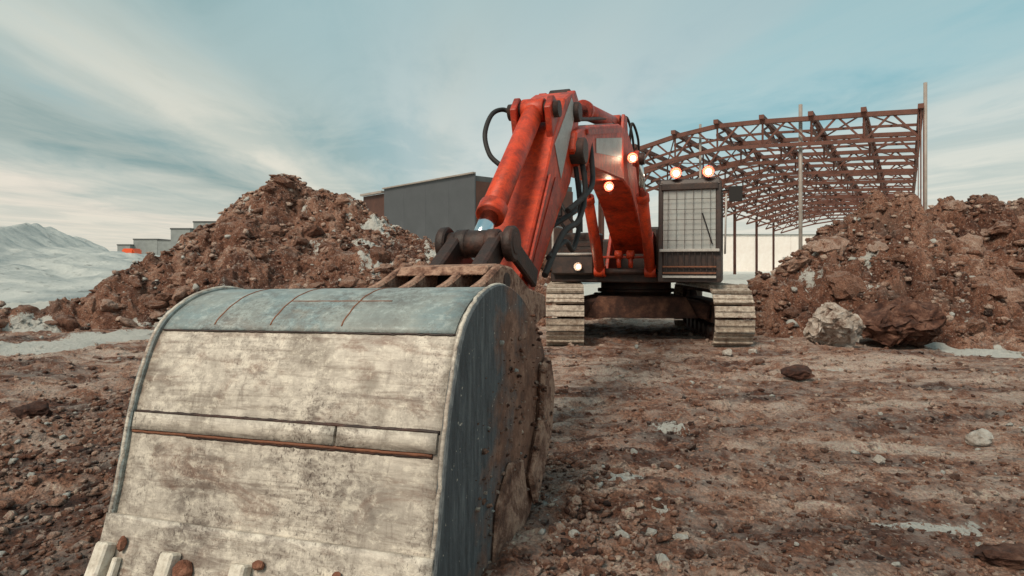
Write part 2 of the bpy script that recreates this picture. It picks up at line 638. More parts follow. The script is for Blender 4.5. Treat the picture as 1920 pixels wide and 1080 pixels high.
M['snow'] = mat_snow()
M['grey_panel'] = worn('dark_grey_panel', [srgb(70, 72, 75), srgb(74, 76, 79)], 0.4, 0.6, fine=0.6, bump=0.0)
M['grey_far'] = worn('grey_blue_cladding', [srgb(118, 122, 122), srgb(132, 136, 134)], 0.2, 0.7, fine=1, bump=0.02)
M['grey_dark'] = worn('dark_roof_edge', [srgb(70, 72, 72), srgb(82, 84, 84)], 0.3, 0.7, fine=1, bump=0.02)
M['brown_dark'] = worn('dark_brown_steel_cladding', [srgb(62, 38, 30), srgb(86, 54, 42)], 0.7, 0.7, fine=3)
M['pale_wall'] = worn('pale_cladding', [srgb(220, 210, 202), srgb(232, 226, 220)], 0.1, 0.7, fine=1, bump=0.02)
M['orange_far'] = NT('bright_orange_paint').base(srgb(226, 92, 48), 0.5)
M['black'] = NT('matt_black').base(srgb(24, 20, 19), 0.7)


def mat_glass(name, tint=(0.8, 0.86, 0.86)):
    t = NT(name)
    t.t.nodes.remove(t.b)
    out = t.t.nodes['Material Output']
    tr = t.n('ShaderNodeBsdfTransparent')
    tr.inputs[0].default_value = tint + (1,)
    gl = t.n('ShaderNodeBsdfGlossy')
    gl.inputs['Roughness'].default_value = 0.06
    df = t.n('ShaderNodeBsdfDiffuse')
    df.inputs[0].default_value = (0.72, 0.72, 0.68, 1)
    fr = t.n('ShaderNodeFresnel')
    fr.inputs[0].default_value = 1.6
    m1 = t.n('ShaderNodeMixShader')
    m1.inputs[0].default_value = 0.46          # pale share painted in for the bright sky behind the glass
    t.l(tr.outputs[0], m1.inputs[1]); t.l(df.outputs[0], m1.inputs[2])
    m2 = t.n('ShaderNodeMixShader')
    t.l(fr.outputs[0], m2.inputs[0])
    t.l(m1.outputs[0], m2.inputs[1]); t.l(gl.outputs[0], m2.inputs[2])
    t.l(m2.outputs[0], out.inputs[0])
    return t.m


M['glass'] = mat_glass('sky_paled_glass')


def mat_emit(name, col, s):
    t = NT(name)
    t.b.inputs['Base Color'].default_value = (0.8, 0.8, 0.8, 1)
    t.b.inputs['Emission Color'].default_value = col + (1,)
    t.b.inputs['Emission Strength'].default_value = s
    return t.m


M['lamp'] = mat_emit('lit_lamp_lens', (1.0, 0.74, 0.50), 7.0)


# ------------------------------------------------------------------ ground
def mesh_grid(name, X, Y, Z, mat, attrs=None, parent=None, smooth=True):
    nr, nc = X.shape
    V = np.stack([X, Y, Z], -1).reshape(-1, 3)
    i = np.arange((nr - 1) * (nc - 1))
    r = i // (nc - 1); c = i % (nc - 1)
    a = r * nc + c
    Q = np.stack([a, a + 1, a + nc + 1, a + nc], -1)
    loc = np.array([V[:, 0].mean(), V[:, 1].mean(), 0.0]) if parent is not None or name != 'ground' else np.zeros(3)
    me = bpy.data.meshes.new(name)
    me.vertices.add(len(V)); me.vertices.foreach_set('co', (V - loc).astype(np.float32).ravel())
    me.loops.add(len(Q) * 4); me.loops.foreach_set('vertex_index', Q.astype(np.int32).ravel())
    me.polygons.add(len(Q)); me.polygons.foreach_set('loop_start', (np.arange(len(Q)) * 4).astype(np.int32))
    me.polygons.foreach_set('loop_total', np.full(len(Q), 4, np.int32))
    if smooth:
        me.polygons.foreach_set('use_smooth', np.ones(len(Q), bool))
    me.update(calc_edges=True)
    for k, v in (attrs or {}).items():
        at = me.attributes.new(k, 'FLOAT', 'POINT')
        at.data.foreach_set('value', v.astype(np.float32).ravel())
    me.materials.append(mat)
    o = bpy.data.objects.new(name, me)
    place(o, parent, loc)
    return o


def gnd(px, py):
    """ground point seen at a pixel of the photograph"""
    D = CAMZ * F / (py - HY)
    return (px - 960) / F * D, D


SNOW_SPOTS = []          # x, y, rx, ry, strength
for (px, py, wx, wy, s) in [(1160, 925, 62, 15, 0.95), (1240, 975, 40, 14, .7), (1700, 888, 60, 9, .6), (1760, 990, 150, 18, .8), (1650, 985, 60, 12, .65),
                            (1260, 812, 90, 9, .6), (1850, 660, 120, 14, 1.1), (1760, 648, 40, 9, .9), (1560, 690, 60, 6, .55), (1650, 845, 30, 8, .6), (1080, 800, 50, 9, .5),
                            (1340, 760, 60, 6, .45), (1020, 960, 70, 34, .5), (1060, 1040, 90, 30, .4),
                            (60, 655, 160, 16, 1.2), (200, 640, 110, 10, 1.1), (20, 675, 60, 10, 1.1), (270, 632, 60, 8, .9), (1380, 655, 40, 5, .6)]:
    x, y = gnd(px, py)
    x2, _ = gnd(px + wx, py)
    _, y2 = gnd(px, py - wy)
    SNOW_SPOTS.append((x, y, abs(x2 - x), abs(y2 - y), s))


def ground_snow(x, y):
    s = np.zeros_like(x)
    for (cx, cy, rx, ry, st) in SNOW_SPOTS:
        s = np.maximum(s, st * np.exp(-(((x - cx) / rx) ** 2 + ((y - cy) / ry) ** 2)))
    far = np.clip((y - 15.5) / 4, 0, 1) * 1.1
    left = np.clip((-x - 9.5 - 0.12 * y) / 3, 0, 1) * np.clip((y - 9.5) / 2, 0, 1) * 1.1
    return np.clip(np.maximum(np.maximum(s, far), left) + 0.12 * (fbm(x * .9, y * .9, 4, 5) > .28), 0, 1.3)


def billow(x, y, octv, seed):
    """rounded lumps with sharp creases between them"""
    z = np.zeros_like(x); a = 1.0; tot = 0
    for i in range(octv):
        ca, sa = math.cos(i * 1.9), math.sin(i * 1.9)
        z = z + a * np.abs(2 * vnoise((x * ca - y * sa) * 2.05 ** i + 5.3 * i, (x * sa + y * ca) * 2.05 ** i, seed + i) - 1)
        tot += a; a *= .55
    return z / tot


def ground_z(x, y):
    near = 1 / (1 + (np.hypot(x, y) / 45) ** 4)
    z = 0.10 * fbm(x * 0.35, y * 0.35, 4, 1)
    # ruts scraped across the yard on the right, turned rows of soil on the left
    rt = np.clip((x + 0.2) / 1.0, 0, 1)
    wx = x + .25 * fbm(x * .8, y * .8, 3, 15); wy = y + .12 * fbm(x * .9, y * .9, 3, 16)
    z += rt * (0.085 * fbm(wx * 0.45, wy * 2.6, 4, 21) + 0.075 * (billow(wx * 1.1, wy * 5.2, 4, 33) - .3))
    lt = 1 - np.clip((x + 1.4) / 1.0, 0, 1)
    z += lt * (0.12 * fbm(x * 1.0 + y * 0.5, (y - x * .75) * 1.5, 4, 41) + 0.11 * (billow((x + y * .6) * 1.1, (y - x * .7) * 2.3, 4, 43) - .3) + 0.03)
    # crumbled surface
    pat = np.clip(.55 + 1.2 * fbm(x * .7, y * .9, 3, 61), .15, 1.5)
    z += 0.095 * pat * (billow(x * 3.1, y * 4.2, 4, 9) - .3) + 0.05 * pat * (billow(x * 9, y * 11, 3, 19) - .3)
    c, _ = clumps(x * 5.5, y * 5.5, 4)
    z += 0.045 * pat * np.clip(c - 0.5, 0, 1) * (1 + lt)
    # hollow the teeth have dug in front of the bucket
    ss = x * math.sin(YAW) + y * math.cos(YAW); ll = x * math.cos(YAW) - y * math.sin(YAW) + 1.70
    dig = np.exp(-((ss - 1.75) / .42) ** 2) * np.clip((1.0 - np.abs(ll)) / .25, 0, 1)
    return z * near * (1 - .7 * dig) - .16 * dig


def ground_tone(x, y):
    t = 0.545 + 0.46 * fbm(x * .45, y * 2.4, 5, 51) + 0.42 * fbm(x * 2.5, y * 8, 4, 57)
    lt = 1 - np.clip((x + 1.3) / 1.0, 0, 1)
    t = t - 0.20 * lt * np.clip(1 - (y - 3.0) / 9, 0, 1)
    return np.clip(t, 0, 1)


def build_ground():
    rows = np.concatenate([np.linspace(-14, 0.9, 16), np.geomspace(1.0, 46, 470), np.geomspace(48, 4000, 40)])
    cols = np.linspace(-1, 1, 620)
    cols = np.sign(cols) * np.abs(cols) ** 1.15 * 1.5
    D = rows[:, None] + 0 * cols[None, :]
    X = cols[None, :] * (np.maximum(D, 0) + 3.2)
    SN = ground_snow(X, D)
    Z = ground_z(X, D) + .022 * np.clip(SN - .35, 0, .6) * (D < 20)
    return tag(mesh_grid('ground', X, D, Z, M['soil'], {'tone': ground_tone(X, D), 'snow': SN}), kind='structure',
               label='churned red brown earth yard with snow patches')


ground = build_ground()


# ------------------------------------------------------------------ clods and stones
def rock_verts(sub, seed, flat=0.75, planes=9):
    bm = bmesh.new()
    bmesh.ops.create_icosphere(bm, subdivisions=sub, radius=1.0)
    r = np.random.default_rng(seed)
    V = np.array([v.co[:] for v in bm.verts])
    Fc = np.array([[v.index for v in f.verts] for f in bm.faces])
    bm.free()
    for _ in range(planes):
        n = r.normal(size=3); n /= np.linalg.norm(n)
        d = r.uniform(0.55, 0.9)
        ex = np.maximum(V @ n - d, 0)
        V = V - ex[:, None] * n[None, :] * 0.95
    V += r.normal(scale=0.05 if sub > 1 else 0.17, size=V.shape)
    V *= np.array([r.uniform(.85, 1.45), r.uniform(.6, 1.05), flat * r.uniform(.6, 1.1)])
    return V, Fc


ROCK2 = []
for i in range(10):
    V_r, F_r = rock_verts(3, 100 + i, .8, 11)
    V_r = V_r + 0.13 * np.stack([fbm(V_r[:, (k + 1) % 3] * 2.2 + V_r[:, k], V_r[:, (k + 2) % 3] * 2.2, 4, 800 + i * 3 + k) for k in range(3)], -1)
    ROCK2.append((V_r, F_r))
ROCK1 = [rock_verts(1, 200 + i) for i in range(14)]
ROCK_ME = {}


def rock_mesh(i, mat, big=False):
    key = (i, mat.name, big)
    if key not in ROCK_ME:
        V, Fc = (ROCK2 if big else ROCK1)[i]
        me = bpy.data.meshes.new('clod')
        me.from_pydata(V.tolist(), [], Fc.tolist())
        me.materials.append(mat)
        ROCK_ME[key] = me
    return ROCK_ME[key]


def rand_rot(r):
    from mathutils import Euler
    return Euler((r.uniform(-.5, .5), r.uniform(-.5, .5), r.uniform(0, 6.28)))


def add_clod(name, parent, p, size, r, mat, big=False, squash=1.0):
    me = rock_mesh(int(r.integers(0, 10 if big else 14)), mat, big)
    o = bpy.data.objects.new(name, me)
    place(o, parent, p)
    o.rotation_euler = rand_rot(r)
    o.scale = (size, size * r.uniform(.8, 1.2), size * squash * r.uniform(.75, 1.05))
    return o


def merged_rocks(name, P, S, tone, snow, mat, parent, r, protos=None):
    """thousands of small stones in one mesh"""
    protos = protos or ROCK1
    VV, FF, T, SN = [], [], [], []
    off = 0
    idx = r.integers(0, len(protos), len(P))
    for k in range(len(protos)):
        sel = np.where(idx == k)[0]
        if not len(sel):
            continue
        V, Fc = protos[k]
        a = r.uniform(0, 6.283, len(sel)); b = r.uniform(-.6, .6, len(sel))
        ca, sa, cb, sb = np.cos(a), np.sin(a), np.cos(b), np.sin(b)
        R = np.zeros((len(sel), 3, 3))
        R[:, 0, 0] = ca; R[:, 0, 1] = -sa * cb; R[:, 0, 2] = sa * sb
        R[:, 1, 0] = sa; R[:, 1, 1] = ca * cb; R[:, 1, 2] = -ca * sb
        R[:, 2, 1] = sb; R[:, 2, 2] = cb
        W = np.einsum('nij,vj->nvi', R, V) * S[sel][:, None, None] + P[sel][:, None, :]
        n, m = len(sel), len(V)
        VV.append(W.reshape(-1, 3))
        FF.append((Fc[None] + (np.arange(n) * m)[:, None, None] + off).reshape(-1, 3))
        T.append(np.repeat(tone[sel], m)); SN.append(np.repeat(snow[sel], m))
        off += n * m
    V = np.concatenate(VV); Fc = np.concatenate(FF); T = np.concatenate(T); SN = np.concatenate(SN)
    loc = np.array([V[:, 0].mean(), V[:, 1].mean(), 0])
    me = bpy.data.meshes.new(name)
    me.vertices.add(len(V)); me.vertices.foreach_set('co', (V - loc).astype(np.float32).ravel())
    me.loops.add(len(Fc) * 3); me.loops.foreach_set('vertex_index', Fc.astype(np.int32).ravel())
    me.polygons.add(len(Fc)); me.polygons.foreach_set('loop_start', (np.arange(len(Fc)) * 3).astype(np.int32))
    me.polygons.foreach_set('loop_total', np.full(len(Fc), 3, np.int32))
    me.update(calc_edges=True)
    for kk, v in (('tone', T), ('snow', SN)):
        at = me.attributes.new(kk, 'FLOAT', 'POINT')
        at.data.foreach_set('value', v.astype(np.float32))
    me.materials.append(mat)
    o = bpy.data.objects.new(name, me)
    place(o, parent, loc)
    o['kind'] = 'stuff'
    return o


# ------------------------------------------------------------------ earth mounds
class Mound:
    def __init__(self, ridge, seed, front, back, xr, yr, spread=1.0):
        R = []
        for (px, py, D) in ridge:
            R.append(((px - 960) / F * D, D, CAMZ + (HY - py) / F * D))
        R.sort()
        self.R = np.array(R)
        self.chunk = spread
        self.seed, self.front, self.back, self.xr, self.yr = seed, front, back, xr, yr

    def z(self, x, y):
        R = self.R
        s = self.seed
        xw = x + 0.35 * fbm(x * .8, y * .8, 3, s + 70)
        yr_ = np.interp(x, R[:, 0], R[:, 1])
        zr = np.interp(xw, R[:, 0], R[:, 2])
        d = y - yr_
        d = d + 0.5 * fbm(x * .55, y * .55, 3, s + 80)
        run = np.where(d < 0, self.front, self.back) * np.maximum(zr, 0.2)
        t = np.abs(d) / run
        prof = np.clip(1 - t, -0.4, 1)
        prof = np.where(t < 0.12, 1 - 0.12 * 0.5 - t * t / (2 * 0.12) + 0.0, prof)    # rounded ridge
        body = zr * prof
        k = np.clip(body / 0.6, 0, 1)
        c1, _ = clumps(x * 1.3, y * 1.3, s)
        c2, _ = clumps(x * 3.1 + 9, y * 3.1, s + 1)
        c3, _ = clumps(x * 7.3 + 9, y * 7.3, s + 2)
        body = body + k * (0.30 * fbm(x * .9, y * .9, 4, s + 5) + (0.24 * (c1 - .45) + 0.20 * (c2 - .45)) * self.chunk + 0.10 * (c3 - .45) + 0.16 * (billow(x * 2.6, y * 2.6, 4, s + 8) - .3) + 0.10 * (billow(x * 7.5, y * 7.5, 3, s + 9) - .3))
        return body - 0.08

    def build(self, name, label, mat, n=(520, 330), snowf=None):
        xs = np.linspace(*self.xr, n[0]); ys = np.linspace(*self.yr, n[1])
        X, Y = np.meshgrid(xs, ys)
        Z = self.z(X, Y)
        # chunky sideways push breaks up the heightfield
        X2 = X + 0.07 * fbm(X * 5, Y * 5, 3, self.seed + 20)
        Y2 = Y + 0.10 * fbm(X * 5 + 40, Y * 5, 3, self.seed + 24) - 0.12 * (clumps(X * 3.1 + 9, Y * 3.1, self.seed + 1)[0] - .4)
        cval = clumps(X * 3.1 + 9, Y * 3.1, self.seed + 1)[1]
        tone = np.clip(0.43 + 0.26 * fbm(X * .7, Y * .7, 4, self.seed + 30) + 0.2 * (cval - .5) + 0.18 * fbm(X * 5, Y * 5, 4, self.seed + 31), 0, 1)
        snow = snowf(X, Y, Z) if snowf else np.zeros_like(X)
        Z = np.maximum(Z, -0.6)
        o = mesh_grid(name, X2, Y2, Z, mat, {'tone': tone, 'snow': snow}, smooth=True)
        # mesh_grid put it at z = 0
        return tag(o, label, 'earth mound')


left_m = Mound([(-260, 600, 12.6), (-120, 588, 12.7), (-40, 580, 12.8), (60, 574, 12.9), (150, 554, 13.2), (235, 494, 13.9), (330, 452, 15.0), (425, 398, 16.1), (455, 366, 16.6),
                (500, 342, 17), (535, 314, 17), (575, 344, 17), (625, 354, 17), (700, 380, 17), (760, 422, 16.5), (800, 452, 16),
                (870, 488, 15.6), (960, 500, 15.4), (1050, 508, 15.6), (1100, 560, 15.6), (1140, 600, 15.6)], 300, 1.28, 1.3, (-15.5, 2.6), (9.5, 22.5))


def snow_left(x, y, z):
    a = 0.9 * np.exp(-(((x + 3.1) / 0.55) ** 2)) * np.exp(-(((z - 2.0) / 1.0) ** 2)) * (y < 18)
    a2 = 0.85 * np.exp(-(((x + 2.2) / 0.5) ** 2)) * np.exp(-(((z - 1.6) / .8) ** 2))
    foot = 0.85 * np.clip((-x - 5.6) / 2.5, 0, 1) * np.clip(1 - z / 0.9, 0, 1)
    n = np.clip(fbm(x * 1.7, y * 1.7, 4, 77) * 0.9 + .1, 0, .7)
    return np.clip(np.maximum(np.maximum(a, a2), foot) * (.6 + .6 * fbm(x * 2.5, y * 2.5, 4, 78)) + 1.05 * n, 0, 1)


right_m = Mound([(1340, 590, 12.4), (1370, 540, 12.8), (1440, 500, 13), (1500, 462, 13.2), (1550, 428, 13.2), (1600, 393, 13.2), (1640, 366, 13.2),
                 (1700, 370, 13.3), (1750, 380, 13.4), (1785, 366, 13.7), (1830, 358, 13.7), (1880, 366, 13.7), (1930, 362, 13.8), (2050, 350, 13.8),
                 (2200, 380, 13.6), (2400, 470, 13.4)], 500, 1.02, 1.2, (3.7, 17), (9.2, 19), 1.8)


def snow_right(x, y, z):
    foot = 0.95 * np.exp(-(((x - 6.6) / 1.6) ** 2)) * np.clip(1 - z / 0.55, 0, 1)
    n = np.clip(fbm(x * 1.9 + 7, y * 1.9, 4, 177) * 0.85, 0, .7)
    mid = 0.65 * np.exp(-(((x - 6.2) / 1.4) ** 2 + ((z - 1.2) / .6) ** 2))
    return np.clip(np.maximum(foot, mid) * (.6 + .7 * fbm(x * 2.2, y * 2.2, 4, 178)) + .75 * n, 0, 1)


mound_left = left_m.build('earth_mound', 'tall mound of snow-dusted brown earth behind the bucket, left of the excavator', M['soil'], (560, 400), snow_left)
mound_right = right_m.build('earth_mound', 'long heap of brown clods right of the tracked undercarriage, below the steel frame', M['soil'], (520, 360), snow_right)


def scatter_mound(m, parent, seed, nbig, nsmall, snowf, xr, y0, y1):
    r = np.random.default_rng(seed)

    def sample(n):
        P = []
        while len(P) < n:
            x = r.uniform(*xr, 4 * n); y = r.uniform(y0, y1, 4 * n)
            z = m.z(x, y)
            yr_ = np.interp(x, m.R[:, 0], m.R[:, 1])
            ok = (z > 0.05) & (y < yr_ + 0.5)
            P += list(zip(x[ok], y[ok], z[ok]))
        return np.array(P[:n])
    B = sample(nbig)
    S = 0.05 + 0.34 * r.random(nbig) ** 4.5
    for p, s in zip(B, S):
        add_clod('clod', parent, p + np.array([0, -0.05 * s, -0.12 * s]), s, r, M['clod'], big=s > .1)
    Q = sample(int(nsmall * 1.8))
    pk = fbm(Q[:, 0] * .9, Q[:, 1] * .9 + Q[:, 2], 3, seed + 600)
    Q = Q[np.argsort(-(pk + r.normal(scale=.25, size=len(Q))))][:nsmall]
    S = 0.018 + 0.09 * r.random(nsmall) ** 3.2
    Q[:, 2] += 0.2 * S
    tone = np.clip(0.5 + r.normal(scale=.22, size=nsmall), 0, 1)
    sn = np.clip(snowf(Q[:, 0], Q[:, 1], Q[:, 2]) * .9 + (r.random(nsmall) > .96) * .9, 0, 1)
    merged_rocks('rubble', Q, S, tone, sn, M['soil'], parent, r)


scatter_mound(left_m, mound_left, 1, 290, 5200, snow_left, (-14, 2.2), 10.5, 18.5)
scatter_mound(right_m, mound_right, 2, 290, 4200, snow_right, (4.2, 13.5), 9.6, 15)


# loose clods and gravel on the yard
def scatter_ground():
    r = np.random.default_rng(5)

    def sample(n, dmin, dmax):
        u = r.random(n)
        D = 1 / (1 / dmin + u * (1 / dmax - 1 / dmin))      # even over the rows of the picture
        X = r.uniform(-.95, .95, n) * (D + .3)
        return X, D
    X, D = sample(900, 1.6, 12)
    keep = ~((D < 3.9) & (D > 1.4) & (X > -1.75) & (X < 0.25))
    keep &= ~((D > 9.0) & (X > .2) & (X < 4.4))
    X, D = X[keep][:285], D[keep][:285]
    z = ground_z(X, D)
    for x, y, zz in zip(X, D, z):
        s = (0.012 + 0.032 * r.random() ** 2.5) * (0.6 + y / 5)
        add_clod('clod', ground, (x, y, zz + s * .2), s, r, M['clod'])
    n = 30000
    X, D = sample(n, 1.2, 13)
    keep = ~((D < 3.4) & (D > 1.6) & (X > -1.8) & (X < 0.0))
    X, D = X[keep], D[keep]
    n = len(X)
    S = (0.004 + 0.017 * r.random(n) ** 2.8) * (0.55 + D / 4.5)
    P = np.stack([X, D, ground_z(X, D) + .25 * S], -1)
    tone = np.clip(ground_tone(X, D) + .04 + r.normal(scale=.16, size=n), 0, 1)
    sn = np.clip(ground_snow(X, D) * .8 + (r.random(n) > .975) * .9, 0, 1)
    merged_rocks('gravel', P, S, tone, sn, M['soil'], ground, r)
    # the grey spoil heaped against the right of the bucket and the turned rows on the left
    n = 4600
    t = r.random(n)
    X = np.where(r.random(n) < .32, 0.05 + r.normal(scale=.28, size=n) + .1, -2.9 + r.normal(scale=.9, size=n))
    D = np.where(X > -1, 3.15 + r.normal(scale=.5, size=n), 4.2 + r.normal(scale=1.3, size=n))
    keep = (D > 1.6) & ~((X < .02 + (D - 2.4) * .3) & (X > -1.75) & (D > 2.0) & (D < 3.9))
    X, D = X[keep], D[keep]
    n = len(X)
    S = 0.010 + 0.032 * r.random(n) ** 2.5
    P = np.stack([X, D, ground_z(X, D) + .3 * S], -1)
    tone = np.clip(0.48 + r.normal(scale=.22, size=n), 0, 1)
    merged_rocks('spoil', P, S, tone, (r.random(n) > .95) * .8, M['soil'], ground, r)


scatter_ground()


# single rocks one can point at
def mat_rock(name, c1, c2, c3):
    t = NT(name)
    v = t.coord()
    c = t.ramp(t.noise(v, 6, 12, .74), [(.38, c1), (.5, c2), (.6, c3)])
    t.bump(t.noise(v, 14, 10, .75), 1.0, .08)
    return t.base(c, .9)


M['rock_white'] = mat_rock('frosted_boulder', srgb(120, 92, 78), srgb(196, 180, 166), srgb(214, 204, 194))
M['rock_pale'] = mat_rock('pale_stone', srgb(170, 154, 140), srgb(206, 198, 188), srgb(220, 214, 204))
M['rock_dark'] = mat_rock('dark_clod', srgb(48, 28, 22), srgb(80, 48, 36), srgb(112, 74, 58))
M['rock_brown'] = mat_rock('brown_earth_lump', srgb(62, 36, 27), srgb(100, 64, 49), srgb(140, 102, 84))


def lone_rock(px, py, wpx, hpx, seed, mat, label, cat='rock', sub=3, D=None):
    x, y = gnd(px, py)
    if D:
        y = D; x = (px - 960) / F * D
    w = wpx / F * y / 2; h = hpx / F * y / 2
    V, Fc = rock_verts(sub, seed, 1.0, 14)
    r = np.random.default_rng(seed)
    V = V + 0.14 * np.stack([fbm(V[:, (i + 1) % 3] * 2.5 + V[:, i], V[:, (i + 2) % 3] * 2.5, 4, seed + i) for i in range(3)], -1)
    V = V / np.abs(V).max(0) * np.array([w, (w + h) / 2, h])
    V[:, 2] += h * .85
    me = bpy.data.meshes.new('rock')
    me.from_pydata(V.tolist(), [], Fc.tolist())
    me.materials.append(mat)
    o = bpy.data.objects.new('rock', me)
    place(o, None, (x, y, float(ground_z(np.array([x]), np.array([y]))[0]) - .01))
    return tag(o, label, cat)


lone_rock(1557, 655, 112, 92, 31, M['rock_white'], 'large frosted white boulder at the foot of the right heap', 'boulder', 4)
lone_rock(1690, 662, 175, 105, 32, M['rock_brown'], 'big rounded brown earth lump beside the frosted white boulder', 'boulder', 4, D=10.35)
lone_rock(1835, 830, 55, 34, 33, M['rock_pale'], 'pale stone alone on the open ground at the far right')
lone_rock(1497, 713, 62, 28, 34, M['rock_dark'], 'dark brown clod on the yard in front of the frosted boulder')
lone_rock(1648, 868, 26, 20, 35, M['rock_pale'], 'small pale stone left of and lower than the far right stone')
lone_rock(1390, 548, 64, 44, 36, M['rock_brown'], 'brown boulder behind the right track at the heap\'s left end', 'boulder', 3, D=12.3)
lone_rock(1365, 663, 22, 16, 37, M['rock_pale'], 'small white stone just in front of the right track', sub=2)
lone_rock(1412, 663, 18, 13, 38, M['rock_pale'], 'smallest white stone at the outer corner of the right track', sub=2)
lone_rock(1880, 1062, 120, 46, 39, M['rock_brown'], 'broad brown clod in the lower right corner of the picture')
lone_rock(60, 800, 78, 48, 40, M['rock_dark'], 'dark clod on the turned soil at the far left')


# ------------------------------------------------------------------ excavator
U = Vector((math.sin(YAW), math.cos(YAW), 0))      # away from the bucket along the boom
V_ = Vector((math.cos(YAW), -math.sin(YAW), 0))    # across the boom, to the right in the picture
T0 = -1.70
S0 = 12.0                                          # slew axis


def PL(s, lat, z):
    p = U * s + V_ * (T0 + lat)
    return Vector((p.x, p.y, z))


def MF(fwd, lat, z):
    return PL(S0 - fwd, lat, z)


CEN = PL(S0, 0, 0)
TY = math.radians(5)
TU = Vector((-math.sin(TY), -math.cos(TY), 0))     # forward along the tracks
TV = Vector((math.cos(TY), -math.sin(TY), 0))


def TM(fwd, lat, z):
    p = CEN + TU * fwd + TV * lat
    return Vector((p.x, p.y, z))


exc = empty('excavator', CEN)
tag(exc, 'orange tracked excavator with its arm stretched to a worn bucket in front', 'excavator')


def prism(profile, lat0, lat1, fn=None):
    """profile in (s, z), swept across from lat0 to lat1"""
    fn = fn or PL
    return MB().poly_prism([fn(s, lat0, z) for s, z in profile], [fn(s, lat1, z) for s, z in profile])


# ---- tracks
TR_R, TR_L, TR_W, TR_G = 0.47, 1.50, 0.60, 1.30
SHOE_ME = None


def shoe_mesh():
    mb = MB()
    X, Y, Z = Vector((1, 0, 0)), Vector((0, 1, 0)), Vector((0, 0, 1))
    mb.obox((0, 0, 0), X * .30, Y * .086, Z * .014)
    for yy, hh in ((-.085, .040), (.01, .018)):
        mb.obox((0, yy, .012 + hh / 2), X * .298, Y * .011, Z * (hh / 2 + .002))
    for xx in (-.09, .09):
        mb.obox((xx, .03, .016), X * .014, Y * .014, Z * .012)
    bmesh.ops.recalc_face_normals(mb.bm, faces=mb.bm.faces)
    me = bpy.data.meshes.new('shoe')
    mb.bm.to_mesh(me)
    mb.bm.free()
    me.materials.append(M['shoe'])
    return me


shoe_me = shoe_mesh()
per = 4 * TR_L + 2 * math.pi * TR_R
NS = int(per / 0.205)


def track_pos(q):
    """position and outward direction along the track loop, in (fwd, z)"""
    q = q % per
    zc = TR_R + 0.01
    if q < 2 * TR_L: return (-TR_L + q, zc + TR_R, 0.0)
    q -= 2 * TR_L
    if q < math.pi * TR_R:
        a = q / TR_R
        return (TR_L + TR_R * math.sin(a), zc + TR_R * math.cos(a), a)
    q -= math.pi * TR_R
    if q < 2 * TR_L: return (TR_L - q, zc - TR_R, math.pi)
    q -= 2 * TR_L
    a = q / TR_R
    return (-TR_L - TR_R * math.sin(a), zc - TR_R * math.cos(a), math.pi + a)


for side in (-1, 1):
    lat = side * TR_G
    n = 60
    track = None
    for off in (-.09, .09):
        mb = MB()
        outer, inner = [], []
        for i in range(n):
            f, z, a = track_pos(per * i / n)
            outer.append((f - .03 * math.sin(a), z - .03 * math.cos(a)))
            inner.append((f - .10 * math.sin(a), z - .10 * math.cos(a)))
        ring = [[mb.bm.verts.new(TM(p[0], lat + off + w, p[1])) for p in pp] for pp in (outer, inner) for w in (-.03, .03)]
        for i in range(n):
            j = (i + 1) % n
            for k0, k1 in ((0, 1), (1, 3), (3, 2), (2, 0)):
                mb.bm.faces.new((ring[k0][i], ring[k1][i], ring[k1][j], ring[k0][j]))
        if track is None:
            track = mb.build('track', M['under'], exc, label='left crawler track' if side < 0 else 'right crawler track')
        else:
            mb.build('chain_rail', M['under'], track)
    for i in range(NS):
        f, z, a = track_pos(per * (i + .35) / NS)
        o = bpy.data.objects.new('shoe', shoe_me)
        pos = TM(f, lat, z)
        place(o, track, pos)
        along = TU * math.cos(a) + Vector((0, 0, -math.sin(a)))
        outv = TU * math.sin(a) + Vector((0, 0, math.cos(a)))
        o.rotation_euler = Matrix((TV, -along, outv)).transposed().to_euler() if TV.cross(-along).dot(outv) > 0 else \
            Matrix((-TV, -along, outv)).transposed().to_euler()
    tf = MB()
    tf.obox(TM(0, lat, .50), TU * 1.45, TV * .13, Vector((0, 0, .16)))
    tf.obox(TM(0, lat, .68), TU * 1.2, TV * .17, Vector((0, 0, .03)))
    tfo = tf.build('track_frame', M['under'], exc, bevel=.02)
    for f, r in ((TR_L, .37), (-TR_L, .36)):
        w = MB().cyl(TM(f, lat - .07, TR_R), TM(f, lat + .07, TR_R), r, n=28)
        w.cyl(TM(f, lat - .13, TR_R), TM(f, lat + .13, TR_R), .14, n=16)
        w.build('idler' if f > 0 else 'sprocket', M['under'], tfo, bevel=.01)
    for k in range(7):
        f = -1.15 + k * .385
        MB().cyl(TM(f, lat - .15, .20), TM(f, lat + .15, .20), .10, n=14).build('roller', M['greasy'], tfo)

# ---- undercarriage and slew ring
mb = MB()
mb.obox(TM(0, 0, .62), TU * .85, TV * .75, Vector((0, 0, .17)))
for sx in (-1, 1):
    for sf in (-1, 1):
        mb.beam(TM(sf * .55, sx * .6, .66), TM(sf * .85, sx * 1.2, .52), .34, .26)
mb.build('undercarriage_frame', M['under'], exc, bevel=.03)
mb = MB()
mb.poly_prism([TM(.86, -.95, .44), TM(.86, .95, .44), TM(.86, .75, .76), TM(.86, -.75, .76)],
              [TM(.98, -.95, .42), TM(.98, .95, .42), TM(.93, .75, .78), TM(.93, -.75, .78)])
mb.build('front_plate', M['under'], exc, bevel=.01, label='muddy plate across the front of the undercarriage')
mb = MB().cyl(TM(0, 0, .79), TM(0, 0, 1.05), .64, n=32)
mb.cyl(TM(0, 0, .84), TM(0, 0, .90), .70, n=32)
mb.build('slew_ring', M['greasy'], exc)

